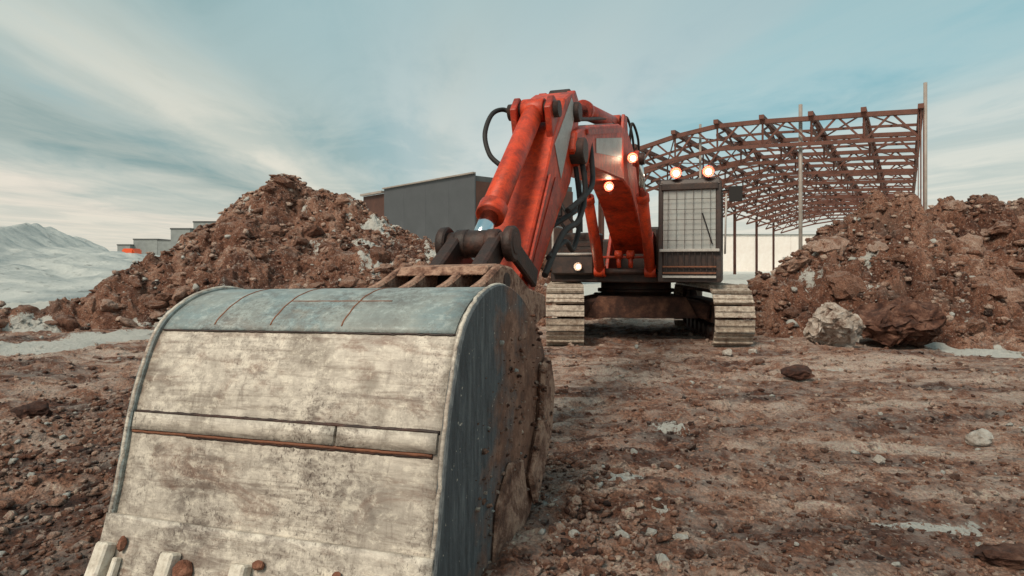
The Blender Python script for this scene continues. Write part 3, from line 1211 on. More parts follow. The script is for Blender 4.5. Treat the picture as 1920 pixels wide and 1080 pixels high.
# ---- upper structure
mb = MB()
mb.poly_prism([MF(1.15, -1.32, 1.03), MF(1.15, .52, 1.03), MF(.2, 1.36, 1.03), MF(-2.3, 1.36, 1.03), MF(-2.3, -1.36, 1.03)],
              [MF(1.15, -1.32, 1.20), MF(1.15, .52, 1.20), MF(.2, 1.36, 1.20), MF(-2.3, 1.36, 1.20), MF(-2.3, -1.36, 1.20)])
platform = mb.build('upper_platform', M['greasy'], exc, bevel=.02)
mb = MB()
arc = [(-2.2, -1.38), (-2.2, 1.38)] + [(-2.3 - .55 * math.sin(math.pi * k / 10), 1.38 * math.cos(math.pi * k / 10)) for k in range(0, 11)]
mb.poly_prism([MF(f, l, 1.0) for f, l in arc[2:]], [MF(f, l, 1.92) for f, l in arc[2:]])
mb.build('counterweight', M['orange_old'], exc, bevel=.04)
mb = MB().obox(MF(-1.45, 0, 1.52), U * .85, V_ * 1.28, Vector((0, 0, .32)))
mb.obox(MF(-.32, .0, 1.62), U * .26, V_ * .50, Vector((0, 0, .42)))
mb.obox(MF(.12, .47, 1.60), U * .35, V_ * .05, Vector((0, 0, .40)))
hood = mb.build('engine_hood', M['dark'], exc, bevel=.04)
MB().cyl(MF(-1.5, -.6, 1.84), MF(-1.5, -.6, 2.15), .06).build('exhaust_pipe', M['rust'], hood)

# boom foot brackets
for l in (-.36, .36):
    prism([(S0 - 1.05, 1.2), (S0 + .1, 1.2), (S0 - .15, 1.85), (S0 - .55, 1.92)], l - .03, l + .03).build('boom_bracket', M['orange_old'], exc, bevel=.01)

# left front box with the lit lamp
mb = MB()
mb.obox(MF(.92, -.90, 1.33), U * .36, V_ * .37, Vector((0, 0, .16)))
mb.obox(MF(.85, -.90, 1.12), U * .30, V_ * .36, Vector((0, 0, .06)))
box = mb.build('side_box', M['dark'], exc, bevel=.025, label='dark front box with a lit lamp, left of the boom')
mb = MB()
mb.obox(MF(.70, -.86, 1.70), U * .25, V_ * .34, Vector((0, 0, .20)))
tank = mb.build('fuel_tank', M['dark'], exc, bevel=.03)
for k in range(3):
    MB().obox(MF(.955, -.86, 1.58 + .11 * k), U * .008, V_ * .28, Vector((0, 0, .03))).build('louvre', M['greasy'], tank)
mb = MB()
mb.tube(catmull([MF(1.28, -1.24, 1.50), MF(1.28, -1.24, 1.92), MF(1.20, -1.24, 1.99), MF(.5, -1.24, 2.0)], 5), .022)
mb.tube([MF(1.285, -1.24, 1.515), MF(1.285, -.55, 1.515)], .022)
mb.build('hand_rail', M['decal'], exc)
mb = MB()
mb.tube(catmull([MF(1.1, -.78, 1.9), MF(1.12, -.78, 2.3), MF(1.1, -.80, 2.75), MF(.95, -.82, 2.86)], 5), .026)
mb.tube(catmull([MF(1.1, -1.02, 1.9), MF(1.2, -1.20, 2.2), MF(1.15, -1.28, 2.45)], 5), .03)
mb.tube(catmull([MF(1.15, -1.20, 2.52), MF(1.2, -1.0, 2.2), MF(1.12, -.82, 1.95)], 5), .03)
mb.build('mirror_stay', M['black'], exc)
MB().obox(MF(1.18, -1.2, 2.36), U * .03, V_ * .10, Vector((0, 0, .19))).build('mirror', M['black'], exc, bevel=.02)


def lamp2(thing, pos, r, facing, housing='orange'):
    """lamp as a part of the machine with its lens as sub-part"""
    pos, facing = Vector(pos), Vector(facing).normalized()
    mb = MB()
    side = facing.cross(Vector((0, 0, 1))).normalized()
    up = side.cross(facing)
    n = 24
    prof_l = [(-.11, .25), (-.11, .80), (.05, 1.30), (.075, 1.42), (.075, 1.30), (.02, .92), (.02, .25)]
    rings = [[mb.bm.verts.new(pos + facing * d + (side * math.cos(k * 2 * math.pi / n) + up * math.sin(k * 2 * math.pi / n)) * r * q_) for k in range(n)] for d, q_ in prof_l]
    for i in range(len(rings) - 1):
        for k in range(n):
            f = mb.bm.faces.new((rings[i][k], rings[i][(k + 1) % n], rings[i + 1][(k + 1) % n], rings[i + 1][k]))
            f.smooth = i not in (0, 3)
    mb.beam(pos - facing * .06 - Vector((0, 0, r * 1.9)), pos - facing * .06, .03, .03, up=(1, 0, 0))
    h = mb.build('work_lamp', M[housing], thing)
    MB().cyl(pos + facing * .024, pos + facing * .050, r * .78, r * .42, n=20).build('lens', M['lamp'], h)
    ld = bpy.data.lights.new('lamp_light', 'POINT')
    ld.energy = 2.2
    ld.color = (1.0, 0.74, 0.5)
    ld.shadow_soft_size = .03
    lo = bpy.data.objects.new('lamp_light', ld)
    place(lo, h, pos + facing * .10)
    return h


FWD = -U
lamp2(exc, MF(1.30, -.78, 1.30), .052, FWD + Vector((0, 0, .02)), 'dark')

# ---- cab
CF, CB, CL, CR, CZ0, CZ1 = 1.45, -.25, .56, 1.54, 1.05, 2.70
mb = MB()
mb.obox(MF((CF + CB) / 2, (CL + CR) / 2, 1.11), U * (CF - CB) / 2, V_ * (CR - CL) / 2, Vector((0, 0, .06)))
for l, w in ((CL + .04, .04), (CR - .045, .045)):
    mb.poly_prism([MF(CF, l - w, 1.1), MF(CF, l + w, 1.1), MF(CF - .09, l + w, 1.1), MF(CF - .09, l - w, 1.1)],
                  [MF(CF - .10, l - w, CZ1 - .03), MF(CF - .10, l + w, CZ1 - .03), MF(CF - .20, l + w, CZ1 - .03), MF(CF - .20, l - w, CZ1 - .03)])
    mb.obox(MF(CB + .05, l, 1.88), U * .05, V_ * w, Vector((0, 0, .80)))
    mb.obox(MF((CF + CB) / 2, l, 1.36), U * ((CF - CB) / 2 - .03), V_ * (w * .8), Vector((0, 0, .22)))
    mb.obox(MF((CF + CB) / 2 - .2, l, 1.9), U * .03, V_ * (w * .8), Vector((0, 0, .78)))
mb.obox(MF(CB + .04, (CL + CR) / 2, 1.36), U * .03, V_ * (CR - CL) / 2, Vector((0, 0, .22)))
mb.obox(MF(CF - .045, (CL + CR) / 2, 1.34), U * .035, V_ * ((CR - CL) / 2 - .08), Vector((0, 0, .22)))
mb.obox(MF(CF - .10, (CL + CR) / 2, 2.585), U * .04, V_ * ((CR - CL) / 2 - .05), Vector((0, 0, .055)))
cab = mb.build('cab', M['dark'], exc, bevel=.012, label='dark framed operator cab with guard bars over its windscreen')
mb = MB()
mb.poly_prism([MF(CF - .08, CL, CZ1 - .09), MF(CF - .08, CR, CZ1 - .09), MF(CB, CR, CZ1 - .09), MF(CB, CL, CZ1 - .09)],
              [MF(CF - .13, CL + .03, CZ1 + .02), MF(CF - .13, CR - .03, CZ1 + .02), MF(CB + .05, CR - .03, CZ1 + .02), MF(CB + .05, CL + .03, CZ1 + .02)])
mb.build('roof', M['dark'], cab, bevel=.02)


def pane(name, a, b, c, d, th):
    th = Vector(th)
    MB().poly_prism([Vector(p) for p in (a, b, c, d)], [Vector(p) + th for p in (a, b, c, d)]).build(name, M['glass'], cab)


pane('windscreen', MF(CF - .035, CL + .08, 1.57), MF(CF - .035, CR - .09, 1.57), MF(CF - .105, CR - .09, 2.61), MF(CF - .105, CL + .08, 2.61), U * .008)
pane('rear_window', MF(CB + .05, CL + .08, 1.6), MF(CB + .05, CR - .09, 1.6), MF(CB + .05, CR - .09, 2.61), MF(CB + .05, CL + .08, 2.61), U * .008)
for l in (CL + .02, CR - .02):
    pane('side_window', MF(CB + .1, l, 1.59), MF(CF - .12, l, 1.59), MF(CF - .21, l, 2.61), MF(CB + .1, l, 2.61), V_ * .006)
for k in range(6):
    l = CL + .16 + k * (CR - CL - .33) / 5
    MB().beam(MF(CF + .03, l, 1.58), MF(CF - .06, l, 2.60), .007).build('guard_bar', M['dark'], cab)
for k in range(6):
    z = 1.72 + k * .165
    fz = CF + .045 - .09 * (z - 1.58) / 1.02
    MB().beam(MF(fz, CL + .06, z), MF(fz, CR - .07, z), .007).build('guard_bar', M['dark'], cab)
MB().beam(MF(CF + .03, CL + .03, 1.56), MF(CF + .03, CR - .03, 1.56), .045).build('guard_rail', M['decal'], cab, bevel=.006)
for k in range(9):
    l = CL + .14 + k * (CR - CL - .28) / 8
    MB().beam(MF(CF + .02, l, 1.20), MF(CF + .02, l, 1.53), .016).build('grille_bar', M['dark'], cab)
for z in (1.20, 1.30, 1.14):
    MB().beam(MF(CF + .035, CL + .08, z), MF(CF + .035, CR - .08, z), .022 if z > 1.15 else .035).build('grille_rail', M['decal'] if z < 1.15 else M['rust'], cab)
mb = MB()
mb.obox(MF(.25, 1.04, 1.62), U * .26, V_ * .26, Vector((0, 0, .07)))
mb.obox(MF(.02, 1.04, 1.98), U * .07, V_ * .24, Vector((0, 0, .32)))
mb.obox(MF(.02, 1.04, 2.36), U * .05, V_ * .13, Vector((0, 0, .09)))
mb.obox(MF(.2, 1.04, 1.35), U * .2, V_ * .2, Vector((0, 0, .2)))
mb.build('seat', M['black'], cab, bevel=.04)
MB().beam(MF(CF - .015, 1.40, 1.66), MF(CF - .05, 1.25, 2.15), .018).build('wiper', M['black'], cab)
mb = MB()
mb.tube([MF(CF - .12, CR, 2.50), MF(CF - .05, 1.74, 2.52)], .014)
mb.obox(MF(CF - .05, 1.75, 2.44), U * .025, V_ * .10, Vector((0, 0, .12)))
mb.build('mirror', M['black'], exc, bevel=.012)
mb = MB()
mb.tube([MF(CF - .06, CR + .05, 1.5), MF(CF - .10, CR + .07, 2.45)], .016)
mb.build('hand_rail', M['decal'], exc)
for l in (.84, 1.34):
    lamp2(exc, MF(CF - .12, l, 2.81), .066, FWD)

# ---- boom
boom_prof = [(6.02, 2.42), (6.10, 2.62), (6.6, 2.78), (8.6, 3.22), (9.3, 3.26), (9.9, 3.08), (11.35, 1.98), (11.62, 1.78), (11.58, 1.58), (11.35, 1.52),
             (10.2, 2.18), (9.5, 2.44), (8.9, 2.50), (6.6, 2.36), (6.2, 2.29)]
boom = prism(boom_prof, -.27, .27).build('boom', M['orange'], exc, bevel=.018, label='bent orange boom rising from the machine to the arm')
# raised flange strips along the boom edges
for l in (-.285, .285):
    mb = MB()
    mb.poly_prism([PL(s, l - .012, z) for s, z in ((6.5, 2.72), (8.6, 3.16), (8.6, 3.10), (6.5, 2.66))], [PL(s, l + .012, z) for s, z in ((6.5, 2.72), (8.6, 3.16), (8.6, 3.10), (6.5, 2.66))])
    mb.build('stiffener', M['orange_old'], boom)
mb = MB()
mb.poly_prism([PL(s, .272, z) for s, z in ((7.0, 2.56), (8.7, 2.78), (8.75, 3.06), (7.0, 2.72))], [PL(s, .278, z) for s, z in ((7.0, 2.56), (8.7, 2.78), (8.75, 3.06), (7.0, 2.72))])
mb.build('decal_panel', M['decal'], boom)
mb = MB()
mb.poly_prism([PL(s, l, z + .003) for s, z, l in ((8.5, 3.199, -.2), (8.5, 3.199, .2), (7.2, 2.913, .2), (7.2, 2.913, -.2))],
              [PL(s, l, z + .010) for s, z, l in ((8.5, 3.199, -.2), (8.5, 3.199, .2), (7.2, 2.913, .2), (7.2, 2.913, -.2))])
mb.build('top_plate', M['decal'], boom)
for l in (-.36, .36):
    MB().cyl(PL(9.35, l - .07 * (l < 0), 2.86), PL(9.35, l + .07 * (l > 0), 2.86), .12, n=20).build('cylinder_boss', M['orange_old'], boom, bevel=.01)
MB().cyl(PL(6.18, -.34, 2.44), PL(6.18, .34, 2.44), .13, n=20).build('pivot_pin', M['greasy'], boom, bevel=.01)
for l in (-.17, .17):
    prism([(9.9, 3.06), (9.35, 3.24), (9.5, 3.56), (9.72, 3.56)], l - .025, l + .025).build('cylinder_ear', M['orange_old'], boom, bevel=.008)
# hydraulic lines along the boom
for l, c in ((-.14, 0), (-.06, 0), (.08, 0)):
    MB().tube(catmull([PL(11.4, l, 2.12), PL(10.6, l, 2.72), PL(9.9, l, 3.16), PL(9.3, l, 3.34), PL(8.6, l, 3.30), PL(7.2, l, 2.99), PL(6.7, l, 2.90)], 4), .022).build('hydraulic_line', M['greasy'], boom)
lamp2(exc, PL(8.95, .40, 2.80), .052, FWD)
lamp2(exc, PL(8.85, -.36, 2.62), .046, FWD)
lamp2(exc, PL(8.80, .10, 2.40), .05, FWD)


def ram(name, a, b, frac, r, rr, mat='orange', lat=0.0, label=None):
    a, b = PL(a[0], lat, a[1]), PL(b[0], lat, b[1])
    d = (b - a)
    m = a + d * frac
    dn = d.normalized()
    mb = MB().cyl(a, m, r, n=20)
    mb.cyl(m - dn * .10, m + dn * .02, r * 1.18, n=20)
    mb.cyl(a - V_ * r * 1.1, a + V_ * r * 1.1, r * 1.15, n=18)
    cy = mb.build(name, M[mat], exc, bevel=.006, label=label)
    MB().cyl(m, b, rr, n=18).build('rod', M['chrome'], cy)
    MB().cyl(b - V_ * r * 1.0, b + V_ * r * 1.0, r * 1.05, n=18).build('rod_eye', M['greasy'], cy, bevel=.006)
    return cy


for l in (-.42, .42):
    ram('boom_cylinder', (S0 - 1.25, 1.22), (9.35, 2.86), .70, .085, .055, lat=l)
MB().cyl(PL(S0 - 1.25, -.52, 1.22), PL(S0 - 1.25, .52, 1.22), .05).build('cylinder_pin', M['greasy'], exc)
for l in (-.11, .09):
    mb = MB().cyl(PL(S0 - 1.22, l - .06, 1.50), PL(S0 - 1.22, l + .06, 1.50), .075, n=16)
    mb.cyl(PL(S0 - 1.22, l, 1.28), PL(S0 - 1.22, l, 1.46), .04, n=12)
    mb.build('swivel_fitting', M['orange'], exc)
MB().tube([PL(S0 - 1.22, -.40, 1.46), PL(S0 - 1.22, .40, 1.46)], .022).build('fitting_rail', M['orange_old'], exc)
ram('arm_cylinder', (9.62, 3.46), (6.50, 3.04), .66, .105, .06, 'orange_old', label='arm cylinder lying along the top of the boom')

# ---- stick
TIP = Vector((4.58, 1.00)); TOP = Vector((6.40, 2.94))
e2 = (TOP - TIP).normalized(); n2_ = Vector((-e2.y, e2.x))


def ST(al, pe):
    p = TIP + e2 * al + n2_ * pe
    return (p.x, p.y)


stick_prof = [ST(-.14, -.10), ST(-.14, .10), ST(.15, .16), ST(1.3, .26), ST(1.75, .33), ST(2.3, .33), ST(2.62, .20), ST(2.70, .02), ST(2.66, -.14),
              ST(2.25, -.30), ST(1.85, -.36), ST(1.3, -.26), ST(.2, -.16)]
stick = prism(stick_prof, -.20, .20).build('stick', M['orange'], exc, bevel=.015, label='orange arm leaning from the boom end down to the bucket')
for l in (-.215, .215):
    pr = [ST(.3, .12), ST(1.3, .215), ST(1.3, .175), ST(.3, .085)]
    prism(pr, l - .010, l + .010).build('stiffener', M['orange_old'], stick)
pr = [ST(1.65, .27), ST(2.50, .20), ST(2.56, .02), ST(1.60, -.08)]
prism(pr, .2015, .207).build('decal_panel', M['decal'], stick, label='pale grey panel on the side of the arm')
pr = [ST(.35, -.12), ST(.35, .03), ST(1.45, .06), ST(1.5, -.20)]
prism(pr, .2015, .209).build('scuffed_panel', M['orange_old'], stick)
for al in (1.9,):
    for l in (-.16, .16):
        prism([ST(al - .22, .29), ST(al + .26, .29), ST(al + .10, .56), ST(al - .08, .56)], l - .03, l + .03).build('cylinder_ear', M['orange_old'], stick, bevel=.008)
mb = MB().cyl(PL(*[ST(1.92, .46)[0], -.24, ST(1.92, .46)[1]]), PL(ST(1.92, .46)[0], .24, ST(1.92, .46)[1]), .075, n=18)
mb.build('ear_pin', M['greasy'], stick)
mb = MB().cyl(PL(ST(2.52, .02)[0], -.26, ST(2.52, .02)[1]), PL(ST(2.52, .02)[0], .26, ST(2.52, .02)[1]), .10, n=18)
mb.build('head_pin', M['greasy'], stick, bevel=.01)
for l in (-.15, .15):
    prism([ST(2.2, .25), ST(2.74, .14), ST(2.80, -.06), ST(2.5, -.22)], l - .045, l + .045).build('head_plate', M['orange_old'], stick, bevel=.01)
# hoses
def hose(pts, r, name='hose', parent=None):
    return MB().tube(catmull(pts, 7), r, 10).build(name, M['rubber'], parent or exc)


q = lambda al, pe, l: PL(ST(al, pe)[0], l, ST(al, pe)[1])
hose([q(1.95, .40, -.20), q(1.98, .46, -.31), q(1.82, .52, -.37), q(1.55, .50, -.37), q(1.36, .42, -.30), q(1.28, .36, -.20)], .022)
hose([q(2.2, -.2, .26), q(1.9, -.42, .33), q(1.5, -.50, .32), q(1.1, -.30, .27), q(.5, -.2, .24)], .028)
hose([q(2.1, -.3, .22), q(1.7, -.62, .28), q(1.3, -.70, .26), q(1.15, -.45, .25), q(.7, -.2, .235)], .026)
hose([PL(6.9, .22, 2.74), PL(6.5, .34, 2.2), PL(6.15, .34, 2.0), q(1.4, -.3, .26)], .028)
hose([PL(7.2, .10, 2.42), PL(6.9, .16, 1.98), PL(6.4, .2, 1.88), q(1.2, -.32, .12)], .028)
hose([PL(7.1, -.10, 2.42), PL(6.9, -.10, 2.05), PL(6.4, -.1, 1.95), q(1.25, -.32, -.08)], .026)
hose([PL(9.9, .2, 3.1), PL(9.9, .24, 3.5), PL(10.15, .3, 3.3), PL(10.35, .28, 2.95)], .02)
hose([PL(9.7, .1, 3.5), PL(9.95, .16, 3.6), PL(10.3, .2, 3.3), PL(10.5, .18, 2.85)], .02)

# ---- bucket cylinder and linkage
BOSS = (4.20, 1.46)
ram('bucket_cylinder', ST(1.92, .46), BOSS, .82, .094, .066, label='bucket cylinder on the front of the arm')
mb = MB().cyl(PL(BOSS[0], -.29, BOSS[1]), PL(BOSS[0], .29, BOSS[1]), .085, n=20)
for l in (-.25, .25):
    mb.cyl(PL(BOSS[0], l - .035, BOSS[1]), PL(BOSS[0], l + .035, BOSS[1]), .125, n=20)
for l in (-.11, .12):
    mb.cyl(PL(BOSS[0], l - .05, BOSS[1]), PL(BOSS[0], l + .05, BOSS[1]), .105, n=20)
link_pin = mb.build('link_pin', M['greasy'], exc, bevel=.012, label='thick greasy pin joining cylinder and links')
for l in (-.235, .235):
    a, b = BOSS, ST(.30, -.02)
    dx, dz = b[0] - a[0], b[1] - a[1]
    ln = math.hypot(dx, dz); nx, nz = -dz / ln * .075, dx / ln * .075
    prism([(a[0] + nx, a[1] + nz), (b[0] + nx, b[1] + nz), (b[0] - nx, b[1] - nz), (a[0] - nx, a[1] - nz)], l - .025, l + .025).build('side_link', M['greasy'], exc, bevel=.012)
for l in (-.15, .15):
    a, b = BOSS, (3.78, 1.20)
    dx, dz = b[0] - a[0], b[1] - a[1]
    ln = math.hypot(dx, dz); nx, nz = -dz / ln * .085, dx / ln * .085
    prism([(a[0] + nx, a[1] + nz), (b[0] + nx, b[1] + nz), (b[0] - nx, b[1] - nz), (a[0] - nx, a[1] - nz)], l - .05, l + .05).build('bucket_link', M['greasy'], exc, bevel=.015)
MB().cyl(PL(TIP.x, -.30, TIP.y), PL(TIP.x, .30, TIP.y), .07, n=16).build('tip_pin', M['greasy'], exc)

# ---- bucket
PLM = PL


def PL(s, lat, z):
    return PLM(s, lat, z + lat * .019)       # the bucket stands a touch out of level


BW = .725
prof_pts = [(3.34, .66), (3.24, .84), (3.06, 1.01), (2.86, 1.13), (2.64, 1.188), (2.46, 1.175), (2.32, 1.12), (2.212, 1.03), (2.13, .86), (2.075, .69),
            (2.03, .48), (1.985, .29), (1.94, .14), (1.89, 0.0), (1.84, -.13)]
prof = [(p.x, p.y) for p in catmull([(a, b, 0) for a, b in prof_pts], 6)]
KA, KS, KL = 7 * 6, 9 * 6, 11 * 6            # seam, wear bar, lip


def nrm(i):
    a = Vector(prof[max(i - 1, 0)]); b = Vector(prof[min(i + 1, len(prof) - 1)])
    d = (b - a).normalized()
    return Vector((-d.y, d.x)) * -1        # outward: up and towards the camera


def sheet(i0, i1, out0, out1, lat0, lat1, nl=2, rough=0.0, seed=0):
    """curved plate following the back of the bucket between two stations"""
    mb = MB()
    bm = mb.bm
    r = np.random.default_rng(seed)
    ids = list(range(i0, i1 + 1))
    g0, g1 = [], []
    for i in ids:
        n = nrm(i)
        s, z = prof[i]
        row0, row1 = [], []
        for k in range(nl + 1):
            l = lat0 + (lat1 - lat0) * k / nl
            w = r.normal(scale=rough) if rough else 0
            row1.append(bm.verts.new(PL(s + n.x * (out1 + w), l, z + n.y * (out1 + w))))
            row0.append(bm.verts.new(PL(s + n.x * out0, l, z + n.y * out0)))
        g0.append(row0); g1.append(row1)
    m = len(ids)
    for i in range(m - 1):
        for k in range(nl):
            f = bm.faces.new((g1[i][k], g1[i][k + 1], g1[i + 1][k + 1], g1[i + 1][k])); f.smooth = True
            f = bm.faces.new((g0[i][k], g0[i + 1][k], g0[i + 1][k + 1], g0[i][k + 1])); f.smooth = True
        bm.faces.new((g0[i][0], g1[i][0], g1[i + 1][0], g0[i + 1][0]))
        bm.faces.new((g0[i][nl], g0[i + 1][nl], g1[i + 1][nl], g1[i][nl]))
    for k in range(nl):
        bm.faces.new((g0[0][k], g0[0][k + 1], g1[0][k + 1], g1[0][k]))
        bm.faces.new((g0[-1][k], g1[-1][k], g1[-1][k + 1], g0[-1][k + 1]))
    return mb


bucket = sheet(0, len(prof) - 1, -.030, 0.0, -BW, BW, 24, .0012, 1).build('bucket', M['bucket'], exc, label='worn cream and blue grey steel bucket, convex back to the viewer')
sheet(3 * 6, KA, .0015, .008, -BW + .012, BW - .012, 12).build('top_plate', M['bucket_blue'], bucket, label='blue grey plate over the crest of the bucket')
def lat_line(fi, out, r, mat, jit, l0, l1, seed, label=None, n=70):
    """bead running across the bucket at profile station fi"""
    i = int(fi); f = fi - i
    p = Vector(prof[i]).lerp(Vector(prof[i + 1]), f)
    nn = nrm(i)
    rg = np.random.default_rng(seed)
    bm_ = MB()
    pts = []
    for k in range(n + 1):
        l = l0 + (l1 - l0) * k / n
        j = rg.normal(scale=jit)
        pts.append(PL(p.x + nn.x * out, l, p.y + nn.y * out + j))
    return bm_.tube(pts, r, 6).build('weld_seam', M[mat], bucket, label=label)


# wear bar: two lengths, with a dark gap above and a rusty weld below
for l0, l1 in ((-BW + .01, .285), (.297, BW - .015)):
    sheet(KS, KS + 2, .001, .014, l0, l1, 8, .0012, 6).build('wear_bar', M['bucket'], bucket)
lat_line(KS - .12, .002, .0075, 'greasy', .0012, -BW + .008, BW - .01, 41)
lat_line(KS + 2.2, .003, .0075, 'rust', .0009, -BW + .008, BW - .03, 42, 'rusty weld under the wear bar')
lat_line(KS + 2.42, .000, .006, 'greasy', .0012, -BW + .3, BW - .03, 43)
lat_line(KA + .1, .003, .0045, 'dark', .0012, -BW + .01, BW - .01, 44)
# lip plate
sheet(KL, len(prof) - 1, .001, .030, -BW - .02, BW + .02, 20, .0008, 3).build('lip_plate', M['bucket'], bucket, bevel=0)
# rusty joints over the crest
for l in (-.44, -.145, .205):
    mb = MB()
    pts = []
    for i in range(4 * 6, KA):
        n = nrm(i); s, z = prof[i]
        pts.append(PL(s + n.x * .008, l + .002 * math.sin(i * 1.7), z + n.y * .008))
    mb.tube(pts, .0036, 6).build('weld_seam', M['rust'], bucket)
mb = MB()
pts = []
n = nrm(34); s, z = prof[34]
for k in range(24):
    pts.append(PL(s + n.x * .008 + .001 * math.sin(k), -.145 + k * .022, z + n.y * .008))
mb.tube(pts, .0030, 6).build('weld_seam', M['rust'], bucket)


def side_profile(grow):
    out = []
    for i in range(0, len(prof), 2):
        n = nrm(i)
        out.append((prof[i][0] + n.x * grow, prof[i][1] + n.y * grow))
    out += [(2.10, -.20), (2.6, -.12), (2.95, .02), (3.18, .22), (3.31, .46)]
    return out


for sgn in (-1, 1):
    pr = side_profile(.020)
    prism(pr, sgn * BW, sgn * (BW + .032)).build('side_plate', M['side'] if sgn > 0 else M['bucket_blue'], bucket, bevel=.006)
# rim: pale polished edge where sheet meets side plate
for sgn in (-1, 1):
    mb = MB()
    pts = []
    rr_ = np.random.default_rng(9)
    for i in range(2 * 6, len(prof)):
        n = nrm(i)
        pts.append(PL(prof[i][0] + n.x * .016, sgn * (BW + .013) + rr_.normal(scale=.0018), prof[i][1] + n.y * .016))
    mb.tube(pts, .0095, 8).build('edge_weld', M['bucket'], bucket)
# side cutter caked with mud
mb = prism([(3.02, .10), (3.30, .40), (3.36, .64), (3.27, .82), (3.14, .78), (3.10, .52), (2.92, .28)], BW + .033, BW + .07)
mb.build('side_cutter', M['mud'], bucket, bevel=.02)
mb = prism([(2.45, .0), (2.75, -.02), (2.95, .10), (2.86, .38), (2.66, .42), (2.5, .28)], BW + .033, BW + .05)
mb.build('side_wear_plate', M['mud'], bucket, bevel=.02)
# mud and small stones stuck to the right side
rg = np.random.default_rng(77)
P, S_ = [], []
while len(P) < 420:
    a_, z_ = rg.uniform(2.3, 3.33), rg.uniform(-.1, 1.05)
    inside = (a_ > 2.35 + .55 * max(0, z_ - .3) + rg.normal(scale=.16)) and (z_ < 1.12 - 1.2 * (a_ - 2.75) ** 2 if a_ > 2.75 else True) and z_ > (a_ - 2.6) * .55 - .2
    if inside:
        p_ = PL(a_, BW + .034 + (.032 if (a_ > 2.95) else .0), z_)
        P.append(tuple(p_)); S_.append(.004 + .017 * rg.random() ** 3)
merged_rocks('mud_crust', np.array(P), np.array(S_), np.clip(.5 + rg.normal(scale=.2, size=420), 0, 1), (rg.random(420) > .95) * .9, M['soil'], bucket, rg)
# teeth along the lip
for k in range(5):
    l = -.655 + k * .335
    i0 = KL + 4
    p0 = Vector(prof[i0]); p1 = Vector(prof[len(prof) - 1])
    d = (p1 - p0).normalized(); n = Vector((-d.y, d.x)) * -1
    a = p0 + n * .030; b = p1 + n * .030
    mb = MB()
    mb.poly_prism([PL(x, l - .052, z) for x, z in (a, a + n * .055, b + n * .085, b + d * .10 + n * .05, b + d * .10 - n * .05, b)],
                  [PL(x, l + .012, z) for x, z in (a, a + n * .055, b + n * .085, b + d * .10 + n * .05, b + d * .10 - n * .05, b)])
    mb.build('tooth_adapter', M['adapter'], bucket, bevel=.008)
    mb = MB()
    mb.poly_prism([PL(x, l + .030, z) for x, z in (a + d * .05, a + d * .05 + n * .03, b + n * .05, b)],
                  [PL(x, l + .055, z) for x, z in (a + d * .05, a + d * .05 + n * .03, b + n * .05, b)])
    mb.build('adapter_strap', M['adapter'], bucket, bevel=.005)
    mb = MB()
    mb.poly_prism([PL(x, l - .055, z) for x, z in (b + d * .08 + n * .06, b + d * .30 + n * .01, b + d * .30 - n * .005, b + d * .08 - n * .055)],
                  [PL(x, l + .055, z) for x, z in (b + d * .08 + n * .06, b + d * .30 + n * .01, b + d * .30 - n * .005, b + d * .08 - n * .055)])
    mb.build('tooth', M['bucket'], bucket, bevel=.008)
    # lump of rusty soil wedged beside the adapter
    V, Fc = rock_verts(2, 400 + k, .9, 6)
    me = bpy.data.meshes.new('mud_lump')
    sz = (.026, .042, .024, .020, .028, .03)[k]
    c = a + d * (.0 if k != 1 else .06) + n * .015
    me.from_pydata((V * np.array([sz * .8, sz * .9, sz * 1.5])).tolist(), [], Fc.tolist())
    me.materials.append(M['mud_lump'])
    place(bpy.data.objects.new('mud_lump', me), bucket, PL(c.x, l + .045, c.y))
# ears that carry the pins, and the box section between them
for l in (-.33, -.12, .12, .33):
    prism([(2.98, 1.10), (3.45, 1.22), (3.70, 1.31), (3.92, 1.29), (4.3, 1.14), (4.68, 1.08), (4.70, .92), (4.3, .84), (3.80, .74), (3.15, .92)], l - .03, l + .03).build('ear', M['mud'], bucket, bevel=.015)
mb = prism([(3.55, 1.245), (3.62, 1.30), (3.80, 1.315), (3.80, 1.27)], -.30, .30)
mb.build('ear_bridge', M['mud'], bucket, bevel=.01)
MB().cyl(PL(3.78, -.37, 1.20), PL(3.78, .37, 1.20), .055, n=16).build('ear_pin', M['greasy'], bucket)


PL = PLM


# ------------------------------------------------------------------ steel frame hall
K0 = Vector((30.15, 47.2, 0))
PD = Vector((-.851, .525, 0))        # along the near edge, to the left
QD = Vector((.525, .851, 0))         # away from the viewer
HW, BAY, ROW = 25.5, 3.68, 9.2
frame = empty('steel_frame_hall', K0)
tag(frame, 'rust red steel frame of an unfinished hall behind the right heap', 'steel frame')


def roof_z(l):
    return float(np.interp(l, [0, 3.7, 7.4, 11, 14.7, 16.5, 18.4, 20.2, 22.1, 25.5], [12.75, 12.97, 13.12, 13.3, 13.35, 13.2, 12.85, 12.5, 12.0, 11.0]))


def HP(l, m, z):
    return K0 + PD * l + QD * m + Vector((0, 0, z))


def segs(a, b, n):
    return [a + (b - a) * i / n for i in range(n + 1)]


